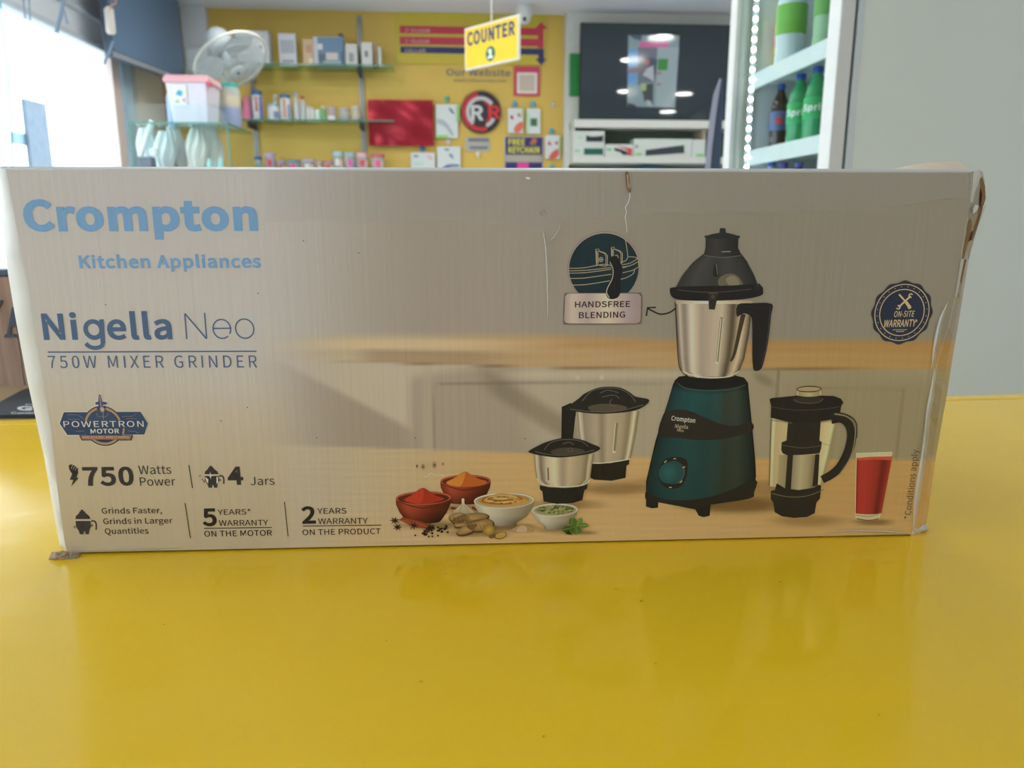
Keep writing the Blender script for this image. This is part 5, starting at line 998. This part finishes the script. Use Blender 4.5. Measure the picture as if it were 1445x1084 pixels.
MB().box(g0 + .02, DEPTH - .032, FW - .034, FW - .0305, .15, FH - .09).box(DEPTH - .036, DEPTH - .0325, .031, FW - .034, .15, FH - .09).box(g0 + .02, DEPTH - .032, .0305, .034, .15, FH - .09).build('inner_liner', INNER, t)
MB().box(g0 + .02, DEPTH - .02, .02, FW - .02, 0, .08).build('plinth', MC(60, 62, 64), t)
LED = mat('white_led', (.9, .95, 1), .4, emit=(.85, .95, 1), estr=26)
d1 = FW - .045; r1 = max(hitD(1052, 120, DN + d1)[0] - rf, g0 + .02)
ls = MB().box(r1 - .006, r1 + .008, d1, d1 + .006, .2, FH - .1).build('led_strip', MC(206, 214, 216), t)
q = MB()
for k in range(62):
    zz = .22 + k * .0285
    if zz < FH - .12: q.lathe([(.006, 0), (.005, .003), (.001, .005)], n=10, axis=Vector((0, -1, 0)), origin=Vector((r1, d1, zz)), xdir=Vector((1, 0, 0)))
q.build('led_beads', LED, ls)
# shelves of the cooler
zsh = [zpx(1160, 44, .06), zpx(1150, 190, .06), zpx(1150, 190, .06) - (zpx(1160, 44, .06) - zpx(1150, 190, .06))]
SHM = MC(206, 222, 220, .3)
for z in zsh:
    s = MB().box(g0 + .03, DEPTH - .05, .04, FW - .04, z - .012, z).build('shelf', SHM, t); MB().box(g0 + .022, g0 + .03, .04, FW - .04, z - .03, z + .014).build('shelf_rail', MC(220, 230, 228, .25), s)
def bottle(px, py, rin, z, h, rad, body, cap, labc, lab, word=None, wc=(236, 240, 236), name='soda_bottle', emblem=False):
    d = hitR(px, py, rf + rin)[0]; d = min(max(d, DN + .04 + rad), DFAR - .04 - rad)
    o = thing(name, lab, 'bottle', rf + rin, d, z, group='bottles in the drinks cooler')
    MB().lathe([(rad * .8, 0), (rad * .98, h * .03), (rad, h * .1), (rad * .94, h * .2), (rad * .97, h * .3), (rad, h * .42), (rad * .98, h * .6), (rad * .8, h * .74), (rad * .45, h * .87), (rad * .36, h * .9), (rad * .36, h * .93)], n=24).build('body', body, o, smooth=True)
    MB().lathe([(rad * .42, h * .92), (rad * .43, h * .99), (rad * .36, h)], n=18).build('cap', cap, o, smooth=True)
    l = MB().lathe([(rad * 1.01, h * .34), (rad * 1.02, h * .36), (rad * 1.02, h * .6), (rad * 1.0, h * .61)], n=24).build('label_band', labc, o, smooth=True)
    ph = atan2(-d, -(rf + rin))
    if word:
        V_, F_, w = glyphs(word, .03, 1.0, HUMANIST); k = h * .085; a0 = ph - w * k / 2 / rad
        MB().add([(rad * 1.035 * cos(a0 + a * k / rad), rad * 1.035 * sin(a0 + a * k / rad), h * .44 + b * k) for a, b in V_], F_).build('label_lettering', MC(*wc), l)
    if emblem:
        n = 8; P = [(rad * 1.03 * cos(ph - .5 + j / n), rad * 1.03 * sin(ph - .5 + j / n), h * (.475 + s * .05 * sin(pi * (j + .4) / (n + .8)))) for j in range(n + 1) for s in (-1, 1)]
        MB().add(P, [(2 * j, 2 * j + 2, 2 * j + 3, 2 * j + 1) for j in range(n)]).build('label_emblem', MC(206, 60, 60), l)
    return o
SPR = mat('green_bottle_plastic', L3(60, 176, 112), .12, alpha=.75); COLA = mat('dark_cola', L3(52, 40, 44), .1); BLUC = MC(54, 92, 190, .4); MILK = MC(196, 214, 216, .3)
LG = MC(40, 170, 96); LW = MC(214, 232, 220)
zz = zsh[1]
bottle(1101, 150, g0 + .10, zz, .205, .028, COLA, BLUC, MC(88, 104, 150), 'dark cola bottle with blue cap and red emblem, left of the green bottles', emblem=True)
bottle(1128, 145, g0 + .085, zz, .205, .032, SPR, BLUC, LG, 'green lemon soda bottle with blue cap, next to the dark bottle', 'Sprite')
bottle(1152, 140, g0 + .085, zz, .205, .032, SPR, BLUC, LG, 'green soda bottle half hidden by the cooler door frame', 'Sprite')
bottle(1142, 140, g0 + .19, zz, .19, .030, SPR, BLUC, LG, 'green soda bottle in the second row behind the front pair')
zz = zsh[0]
bottle(1117, 30, g0 + .09, zz, .30, .042, MILK, MC(220, 224, 220), MC(110, 176, 70), 'large pale bottle with green label on the upper cooler shelf', name='milk_bottle')
bottle(1092, 40, g0 + .10, zz, .25, .026, MC(196, 170, 60), MC(206, 150, 50), MC(190, 130, 110), 'slim yellow juice bottle on the upper cooler shelf', name='juice_bottle')
bottle(1166, 20, g0 + .07, zz, .27, .03, MC(150, 190, 150, .2), MC(190, 80, 80), MC(96, 160, 70), 'clear bottle with green label at the door edge of the upper shelf', name='juice_bottle')
zz = zsh[2]
for px, rin, cap, body, lab in ((1081, .09, (60, 110, 210), MILK, 'pale bottle with bright blue cap on the lower cooler shelf'), (1106, .10, (100, 80, 190), SPR, 'green bottle with purple cap on the lower cooler shelf'), (1128, .11, (80, 96, 180), COLA, 'dark bottle with slate blue cap on the lower cooler shelf')):
    hz = hitR(px, 229, rf + g0 + rin); bottle(px, 229, g0 + rin, zz, hz[1] - zz, .03, body, MC(*cap), LW, lab)

# ------------------------------------------------------------------ glass display case with tubs on it
DCS = 4.6
r0, r1, _, _ = rect(184, 146, 322, 240, DCS); zt = hitD(255, 172.5, DCS)[1]; zr = hitD(255, 146.5, DCS)[1]
t = thing('display_case', 'glass display case with green edges near the shop opening', 'display case', (r0 + r1) / 2, DCS, 0); w = (r1 - r0) / 2; dp = .52; zf = zt - .36
MB().box(-w, w, 0, dp, .0, zf).build('base_cabinet', MC(206, 206, 204), t)
MB().box(-w, w, 0, dp, zt - .008, zt).build('top_pane', GLASS, t); MB().box(-w, w, -.003, -.0005, zt - .009, zt + .001).build('polished_edge', GEDGE, t); MB().box(w + .0005, w + .003, 0, dp, zt - .009, zt + .001).build('polished_edge', GEDGE, t)
MB().box(-w, w, 0, .005, zf, zt - .009).build('front_pane', CLEAR, t); MB().box(w - .005, w, .006, dp, zf, zt - .009).build('side_pane', CLEAR, t); MB().box(-w, -w + .005, .006, dp, zf, zt - .009).build('side_pane', CLEAR, t)
MB().box(-w, w, 0, .006, zt + .001, zr).build('guard_pane', glassmat('guard_glass', (.93, .97, .97), 1.0), t)
for x in (-w, w): MB().box(x - .004, x + .004, -.004, .004, zf, zt - .01).build('edge_post', GEDGE, t)
c0 = (r0 + r1) / 2
def on_case(x, d): return hitD(x, 160, d)[0]
# pink lidded container: tapered square bucket
d = DCS + .16; xa, xb = hitD(243, 130, d)[0], hitD(304, 130, d)[0]; hb = hitD(270, 111, d)[1] - zt; r = (xa + xb) / 2; w2 = (xb - xa) / 2
o = thing('storage_container', 'translucent white container with pink lid on the glass case', 'container', r, d, zt)
def frus(mb, wa, wb, z0, z1, da, db): return mb.hexa([(-wa, -da, z0), (wa, -da, z0), (wa, da, z0), (-wa, da, z0), (-wb, -db, z1), (wb, -db, z1), (wb, db, z1), (-wb, db, z1)])
frus(MB(), w2 * .80, w2 * .95, 0, hb * .86, .10, .125).build('bucket', MC(222, 218, 228, .35), o, bevel=.012, seg=3)
frus(MB(), w2 * 1.04, w2 * .98, hb * .84, hb, .14, .13).build('lid', MC(232, 178, 184, .35), o, bevel=.012, seg=3)
MB().box(w2 * .9, w2 * 1.12, -.13, -.09, hb * .78, hb * .84).build('lid_clip', MC(214, 80, 110), o)
lb = frus(MB(), w2 * .33, w2 * .35, 0, hb * .43, .001, .001).build('sticker', MC(232, 236, 236), o); lb.location = (-w2 * .36, -.1155, hb * .36); lb.rotation_euler = (radians(7), 0, 0)
q = MB(); q.m = 0; q.prism([(-.02, .06), (0, .085), (.022, .075), (.012, .05)], -.003, -.001); q.m = 1; q.prism([(-.03, .02), (-.01, .035), (0, .015)], -.003, -.001); q.m = 2; q.prism([(.01, .03), (.03, .045), (.03, .02)], -.003, -.001); q.build('sticker_print', [MC(70, 170, 200), MC(190, 190, 130), MC(220, 150, 160)], lb)
d = DCS + .3; o = thing('water_bottle', 'pale blue bottle standing left of the pink-lidded container', 'bottle', hitD(242, 150, d)[0], d, zt); hb = hitD(242, 122, d)[1] - zt
MB().lathe([(.022, 0), (.025, .01), (.025, hb * .75), (.012, hb * .9)], n=16).build('body', MC(150, 176, 226, .25), o, smooth=True); MB().lathe([(.014, hb * .88), (.015, hb), (.008, hb)], n=14).build('cap', MC(214, 222, 226), o, smooth=True)
d = DCS + .36; xa, xb = hitD(309, 140, d)[0], hitD(339, 140, d)[0]; hb = hitD(325, 118.5, d)[1] - zt; w2 = (xb - xa) / 2
o = thing('candy_jar', 'wide jar with teal lid and blue and yellow sweets on the glass case', 'jar', min((xa + xb) / 2, c0 + w - w2 - .0), d, zt)
MB().lathe([(w2 * .95, 0), (w2, .01), (w2, hb * .84), (w2 * .8, hb * .92)], n=24).build('jar_body', PC, o, smooth=True); MB().lathe([(w2 * .82, hb * .91), (w2 * .84, hb), (w2 * .7, hb)], n=24).build('lid', MC(60, 176, 166), o, smooth=True)
MB().lathe([(w2 * .9, .005), (w2 * .93, hb * .48), (.01, hb * .48)], n=20).build('blue_sweets', MC(84, 120, 200), o); MB().lathe([(w2 * .93, hb * .485), (w2 * .93, hb * .72), (.01, hb * .74)], n=20).build('yellow_sweets', MC(222, 196, 110), o)
o = MB().lathe([(.03, 0), (.034, .05), (.03, .12), (.02, .2), (.005, .21)], n=14).build('sweet_pouch', MC(226, 130, 160), smooth=True); o.scale = (1, 1, .8); place(o, hitD(348, 150, DI)[0], DI, zs[1]); tag(o, 'pink pouch at the left end of the middle shelf', 'pouch')
# goods in the case; the bags stand in for reflections in its glass
GP = 'white bags inside the glass case'
for x0, x1, yt, dd, col, lean, lab in ((193, 222, 176, .36, (214, 222, 226), .0, 'pale blue-white bag at the left inside the glass case'), (214, 244, 180, .26, (222, 226, 226), .12, 'white bag leaning second from left inside the glass case'), (238, 264, 174, .36, (214, 210, 210), -.1, 'grey-white bag in the middle inside the glass case'),
        (258, 288, 176, .22, (222, 218, 210), .14, 'cream bag right of the middle inside the glass case'), (282, 316, 177, .36, (216, 212, 204), -.06, 'beige bag at the right inside the glass case')):
    d = DCS + dd; xa, xb = hitD(x0, 200, d)[0], hitD(x1, 200, d)[0]; hh = hitD((x0 + x1) / 2, yt, d)[1] - zf - .02; ww = (xb - xa) / 2; o = MB(); nx, nz = 10, 14; P = []
    for s in (-1, 1):
        for b in range(nz + 1):
            for a in range(nx + 1):
                u, v = a / nx * 2 - 1, b / nz; th = .045 * (1 - u * u) ** .5 * (1 - (2 * v - 1) ** 4 * .8) + .002; P.append((u * ww * (1 - .15 * v) + lean * (v - .3) * .3 + .012 * sin(v * 9 + u * 2), s * th + .008 * sin(u * 9 + v * 4), v * hh))
    W_ = nx + 1; N_ = W_ * (nz + 1); F_ = [(b * W_ + a, b * W_ + a + 1, (b + 1) * W_ + a + 1, (b + 1) * W_ + a) for b in range(nz) for a in range(nx)]; F_ += [tuple(i + N_ for i in reversed(f)) for f in F_]
    rim = [a for a in range(nx)] + [b * W_ + nx for b in range(nz)] + [nz * W_ + nx - a for a in range(nx)] + [(nz - b) * W_ for b in range(nz)]; F_ += [(rim[i], rim[(i + 1) % len(rim)], rim[(i + 1) % len(rim)] + N_, rim[i] + N_) for i in range(len(rim))]
    o = o.add(P, F_).build('reflection_bag', MC(*col, .4), smooth=True); place(o, (xa + xb) / 2, d, zf); tag(o, lab, 'bag', GP)
d = DCS + .1; o = MB().box(-.035, .035, -.04, .04, 0, hitD(207, 222, d)[1] - zf).build('grey_box', MC(110, 112, 126), bevel=.003); place(o, hitD(208, 230, d)[0], d, zf); tag(o, 'dark grey box at the lower left inside the glass case', 'box')
hg = hitD(207, 222, d)[1]
o = MB().cyl((-.03, 0, .0), (.045, .03, .2), .016, 12).build('rolled_tube', MC(236, 240, 238), smooth=True); place(o, hitD(205, 215, d)[0], d, hg + .002); tag(o, 'white rolled tube leaning on the grey box', 'tube')
o = MB().ball((0, 0, .026), .026, 14).build('white_ball', MC(238, 240, 238), smooth=True); place(o, hitD(212, 213, d)[0] + .03, d - .02, hg); tag(o, 'small white ball on the grey box', 'ball')
for x, y, lab in ((295, 222, 'left one of two glittering teal ornaments in the glass case'), (311, 222, 'right one of two glittering teal ornaments in the glass case')):
    hh = hitD(x, y, d)[1] - zf; o = MB().lathe([(.02, 0), (.024, .01), (.012, hh * .4), (.02, hh * .7), (.004, hh)], n=8).build('ornament', MC(150, 210, 206, .15)); place(o, hitD(x, y, d)[0], d, zf); tag(o, lab, 'ornament', 'teal ornaments')

# ------------------------------------------------------------------ wall fan
D = 5.35; rc_, zc_ = hitD(326, 86, D); ctr_ = RP(rc_, D, zc_); vd = (ctr_ - CAM); dist = vd.length; vd.normalize()
right = Vector((1, 0, 0)); dn_ = Vector((0, -sin(PITCH), -cos(PITCH))); im = right * .52 + dn_ * .854; im = (im - vd * im.dot(vd)).normalized(); ax = (-vd * .60 + im * .80).normalized()
fan = bpy.data.objects.new('wall_fan', None); COL.objects.link(fan); fan.location = ctr_; tag(fan, 'white wall fan with a round wire guard, above the pink-lidded container', 'fan')
xd = ax.orthogonal().normalized(); yd = ax.cross(xd); RF = 53 / 1085 * (D / RB.dot(ray(326, 86)))
def ringpts(rad, off, n=48): return [xd * (rad * cos(2 * pi * k / n)) + yd * (rad * sin(2 * pi * k / n)) + ax * off for k in range(n + 1)]
FM = MC(196, 206, 208, .35); O0 = Vector((0, 0, 0))
MB().tube(ringpts(RF, 0), .008, 8).build('guard_rim', MC(226, 228, 218, .35), fan, smooth=True)
q = MB()
for k in range(56):
    a = 2 * pi * k / 56; e = xd * cos(a) + yd * sin(a)
    q.tube([e * (RF * .18) + ax * .085, e * (RF * .55) + ax * .078, e * (RF * .85) + ax * .05, e * RF], .0016, 4)
for rr_, of in ((.4, .082), (.62, .074), (.82, .054)): q.tube(ringpts(RF * rr_, of), .0016, 4)
q.build('front_guard', FM, fan)
q = MB()
for k in range(40):
    a = 2 * pi * k / 40; e = xd * cos(a) + yd * sin(a); q.tube([e * (RF * .2) - ax * .07, e * (RF * .7) - ax * .062, e * RF], .0016, 4)
q.build('rear_guard', FM, fan)
q = MB().lathe([(RF * .2, .083), (RF * .19, .095), (RF * .1, .1)], n=24, axis=ax, origin=O0, xdir=xd).build('guard_badge', MC(206, 216, 216, .3), fan, smooth=True)
MB().lathe([(.012, .098), (.011, .102), (.004, .103)], n=12, axis=ax, origin=O0, xdir=xd).build('emblem', MC(80, 100, 140), q)
for k in range(3):
    a = 2 * pi * k / 3 + .4; P = []; F_ = []
    for s in (0, 1):
        for b in range(7):
            rr_ = RF * (.16 + .7 * b / 6); wd = .35 + .45 * sin(pi * (b / 6) ** .8 * .9)
            for g in (0, 1, 2):
                aa = a + (g - 1) * wd * (.9 if b else .6); P.append((xd * cos(aa) + yd * sin(aa)) * rr_ + ax * (.012 * (g - 1) + .003 * s))
    F_ = [(b * 3 + g, b * 3 + g + 1, b * 3 + g + 4, b * 3 + g + 3) for b in range(6) for g in (0, 1)]; F_ += [tuple(i + 21 for i in reversed(f)) for f in F_]
    MB().add(P, F_).build('blade', MC(196, 208, 212, .25), fan, smooth=True)
MB().lathe([(.02, .05), (.045, .03), (.05, -.03), (.03, -.06)], n=20, axis=ax, origin=O0, xdir=xd).build('hub', FM, fan, smooth=True)
MB().lathe([(.04, -.075), (.075, -.09), (.082, -.14), (.075, -.2), (.05, -.235), (.01, -.245)], n=24, axis=ax, origin=O0, xdir=xd).build('motor_housing', MC(206, 216, 220, .35), fan, smooth=True)
mt = -ax * .17; wl = RP(hitD(268, 84, 5.7)[0], 5.997, zc_) - ctr_
MB().tube([mt + Vector((0, 0, -.07)), mt + Vector((-.03, .1, -.16)), Vector((mt.x - .06, wl.y - .05, -.2)), Vector((mt.x - .06, wl.y - .0, -.2))], .022, 10).build('wall_arm', MC(206, 212, 214, .4), fan, smooth=True)

# white conduit casing in the far corner
r0, r1 = hitD(258, 50, 5.94)[0], hitD(282, 50, 5.94)[0]
room(struct('trim_6', MB().box(max(RL + .001, r0), r1 + .05, 5.93, 5.999, .0, ZC - .002), MC(226, 230, 234)))
o = MB().box(-.07, .08, -.06, .06, 0, .15).build('junction_box', MC(206, 214, 218), bevel=.005); place(o, hitD(276, 85, 5.8)[0], 5.868, hitD(276, 100, 5.8)[1]); tag(o, 'white junction box on the corner casing behind the fan', 'junction box')

# ------------------------------------------------------------------ television on the left, seen at a slant
a_, za = hitD(160, 81, 4.85); b_, zb2 = hitD(262, 117, 5.75)
p0 = RP(a_, 4.85, za); p1 = RP(b_, 5.75, zb2); dv = p1 - p0; L_ = math.hypot(dv.x, dv.y); zb0 = (za + zb2) / 2
o = bpy.data.objects.new('side_television', None); COL.objects.link(o); o.location = ((p0.x + p1.x) / 2, (p0.y + p1.y) / 2, zb0); o.rotation_euler = (0, 0, atan2(dv.y, dv.x)); tag(o, 'dark blue-grey television on the left wall above the shop opening', 'television')
hT = min(.53, ZC - zb0 - .02)
MB().box(-L_ / 2, L_ / 2, 0, .05, 0, hT).build('housing', MC(70, 84, 104, .4), o, bevel=.006); MB().box(-L_ / 2 + .012, L_ / 2 - .012, -.002, 0, .035, hT - .012).build('screen', mat('blue_grey_screen', L3(98, 126, 156), .3, var=.05), o); MB().box(-L_ / 2, L_ / 2, -.004, -.0005, 0, .03).build('lower_bezel', MC(150, 156, 168, .3), o)
MB().box(L_ * .2 - .01, L_ * .2 + .01, -.006, -.004, .008, .022).build('standby_light', mat('violet_standby_light', (.05, .02, .1), .3, emit=(.5, .3, 1), estr=1.2), o)
MB().box(-.12, .12, .05, .16, .1, .4).build('wall_mount', MC(50, 52, 56), o)
# loose cables at the shop opening
def cable(name, lab, pts, D, rad, m, grp='loose cables at the shop opening', dd=None):
    P = [RP(*[hitD(x, y, D + (dd[k] if dd else 0))[0], D + (dd[k] if dd else 0)], hitD(x, y, D + (dd[k] if dd else 0))[1]) for k, (x, y) in enumerate(spl(pts))]
    b = P[0]; o = MB().tube([p - b for p in P], rad, 8).build(name, m, smooth=True); o.location = b; return tag(o, lab, 'cable', grp)
def spl(p): return spline(p, k=5) if len(p) > 2 else list(p)
def up(p): # carry a cable to the ceiling line above the frame
    return [(p[0][0] - (p[1][0] - p[0][0]) * .3, p[0][1] - 60)] + p
GC = MC(120, 140, 160, .5)
cable('loose_cable', 'thick grey cable hanging with a pale plug end at the shop opening', up([(88, 0), (87, 14), (82, 34), (80, 46)]), 4.0, .009, GC)
cable('loose_cable', 'short cable stub beside the thick hanging cable', [(88, 12), (92, 22), (96, 35)], 4.0, .006, GC)
cable('loose_cable', 'thin cable hanging below the left corner of the side television', [(160, 58), (155, 72), (149, 84), (147, 91)], 4.5, .007, GC)
cable('loose_cable', 'left one of two thin straight wires near the top left corner', up([(33, 0), (36, 27)]), 3.6, .0035, GC); cable('loose_cable', 'right one of two thin straight wires near the top left corner', up([(41, 0), (42.5, 29)]), 3.6, .0035, GC)
cable('loose_cable', 'long pale blue wire with a small knot at the far left edge', up([(0, 0), (3, 30), (9, 85), (11, 92), (14, 150), (18, 238), (22, 300)]), 3.4, .004, MC(110, 170, 196, .5))
cable('loose_cable', 'orange twisted wire at the top corner of the side television', up([(164, 0), (158, 6), (155, 14)]), 4.5, .0035, MC(210, 140, 90))
r0, z0 = hitD(157, 48, 4.55); o = MB().lathe([(.018, 0), (.024, .01), (.024, .12), (.012, .135)], n=14).build('sensor', MC(222, 214, 204), smooth=True); place(o, r0, 4.55, z0); tag(o, 'pale cylinder sensor beside the side television', 'sensor')

# ------------------------------------------------------------------ outside: board on a bracket
r0 = -3.3; P = [hitR(x, y, r0) for x, y in ((47, 250), (77, 250), (64.5, 146.5), (34.5, 139))]
dm = (P[0][0] + P[1][0]) / 2; t = thing('street_board', 'mottled grey board on a bracket outside the shop opening', 'board', r0, dm, 0)
q = MB(); zz0 = P[0][1]
q.hexa([(0, P[0][0] - dm, P[0][1]), (0, P[1][0] - dm, P[1][1]), (0, P[2][0] - dm, P[2][1]), (0, P[3][0] - dm, P[3][1])] + [(-.03, P[0][0] - dm, P[0][1]), (-.03, P[1][0] - dm, P[1][1]), (-.03, P[2][0] - dm, P[2][1]), (-.03, P[3][0] - dm, P[3][1])])
q.build('board_face', mat('mottled_grey', L3(96, 112, 128), .6, var=.35, scale=14), t); MB().box(-.03, 0, -.05, .05, 0, P[0][1]).build('post', MC(120, 130, 140), t)
a, b = hitR(26, 195, r0), hitR(44, 195, r0); MB().box(-.05, -.031, a[0] - dm, b[0] - dm, a[1] - .04, a[1] + .05).build('bracket', MC(120, 150, 170), t)

# ------------------------------------------------------------------ left of the carton: side table, crate and mat behind the counter
sv = (hitZ(60, 600) - hitZ(0, 600)).normalized()
t = bpy.data.objects.new('wooden_table', None); COL.objects.link(t); t.location = (cl.x, cl.y, 0); t.rotation_euler = (0, 0, CROT); tag(t, 'tan wooden table butted against the back of the yellow counter', 'table')
MB().box(-.75, .33, .003, .62, ZT - .03, ZT - .001).build('tabletop', mat('tan_table_edge', L3(176, 150, 112), .4, var=.1, scale=20), t)
for x in (-.72, .27):
    for y in (.03, .56): MB().box(x, x + .04, y, y + .04, 0, ZT - .031).build('leg', MC(140, 116, 86), t)
def on_top(x, y): return hitZ(x, y, ZT - .001)
mp = [on_top(-40, 590), on_top(92, 590), on_top(84, 552), on_top(41, 552), on_top(30, 556), on_top(-10, 578), on_top(-40, 586)]
mp[0] = on_top(-40, 591.5); mp[1] = on_top(92, 590.2)
b0 = mp[1].copy(); P = [p - b0 for p in mp]; n = len(P)
o = bpy.data.objects.new('rubber_mat', None); COL.objects.link(o); o.location = b0; tag(o, 'black lettered rubber mat on the wooden table beside the carton', 'mat')
MB().add([(p.x, p.y, 0) for p in P] + [(p.x, p.y, .004) for p in P], [tuple(reversed(range(n))), tuple(range(n, 2 * n))] + [(k, (k + 1) % n, (k + 1) % n + n, k + n) for k in range(n)]).build('mat_sheet', MC(44, 48, 54, .7), o)
def mat_text(s, x0, y0, x1, y1, yc, nm, bold=.02, sl=.25):
    V_, F_, w = glyphs(s, bold); a = hitZ(x0, y0, ZT + .0035); b = hitZ(x1, y1, ZT + .0035); u = hitZ(x0, yc, ZT + .0035); k = (u - a)
    return MB().add([tuple(a + (b - a) * (p / w + sl * q * .0) + k * q - b0) for p, q in V_], F_).build(nm, MC(206, 208, 206, .6), o)
mat_text('GT', 24, 579.5, 66, 579.5, 573, 'large_lettering', .05); mat_text('Continental', 15.5, 584.2, 74, 584, 581.4, 'small_lettering', .02); mat_text('ROYAL', 36, 571.6, 60, 571.4, 570, 'top_lettering', .01)
# wooden crate with dark letters
YC = .905
def hitY(x, y, Y): d = ray(x, y); return CAM + d * (Y / d.y)
a = hitY(-70, 470, YC); b = hitY(120, 470, YC); zt_ = hitY(20, 390, YC).z
t = bpy.data.objects.new('wooden_crate', None); COL.objects.link(t); t.location = ((a.x + b.x) / 2, YC, ZT - .001); tag(t, 'brown wooden crate with dark serif letters at the left behind the carton', 'crate'); w = (b.x - a.x) / 2; H = zt_ - ZT
def wood():
    m = mat('brown_wood', L3(150, 112, 88), .6, var=.1); nt = m.node_tree; bs = nt.nodes['Principled BSDF']; tc = nt.nodes.new('ShaderNodeTexCoord'); mpn = nt.nodes.new('ShaderNodeMapping'); mpn.inputs['Scale'].default_value = (70, 70, 5)
    n = nt.nodes.new('ShaderNodeTexNoise'); n.inputs['Scale'].default_value = 1; n.inputs['Detail'].default_value = 5; rp = nt.nodes.new('ShaderNodeValToRGB')
    rp.color_ramp.elements[0].position = .3; rp.color_ramp.elements[0].color = (*L3(136, 106, 90), 1); rp.color_ramp.elements[1].position = .7; rp.color_ramp.elements[1].color = (*L3(190, 162, 142), 1)
    nt.links.new(tc.outputs['Object'], mpn.inputs[0]); nt.links.new(mpn.outputs[0], n.inputs['Vector']); nt.links.new(n.outputs['Fac'], rp.inputs[0]); nt.links.new(rp.outputs[0], bs.inputs['Base Color']); return m
WD = wood()
for k in range(4): MB().box(-w + k * w / 2 + .0006, -w + (k + 1) * w / 2 - .0006, 0, .012, 0, H).build('plank', WD, t)
MB().box(-w, w, .012, .10, 0, H - .004).build('crate_body', MC(110, 84, 66), t)
cc = lambda x, y: ((lambda p: (p.x - t.location.x, p.z - ZT))(hitY(x, y, YC)))
DL = MC(62, 72, 92)
MB().prism([cc(*p) for p in ((-3, 424), (3.4, 422), (3, 427), (1, 429), (-12, 462), (-18, 462), (-6, 430), (-10, 428))], -.0015, 0).build('letter_stroke', DL, t)
MB().prism([cc(*p) for p in ((6.6, 475), (7.5, 471), (10.6, 469.5), (17.5, 432), (22, 432), (34, 470), (38, 471), (38, 475), (24, 475), (24, 471), (26, 470), (23.6, 460), (16.4, 460), (15.4, 469.5), (21.6, 471), (22.6, 474.5))], -.0015, 0).build('letter', DL, t)
o_ = MB().box(-.03, .012, -.004, .03, 0, .008).build('tape_roll_strip', MC(70, 84, 104), bevel=.002); p = hitY(4, 390, YC); o_.location = (p.x, YC + .01, ZT - .001 + H); tag(o_, 'dark strip lying on the top edge of the wooden crate', 'strip')
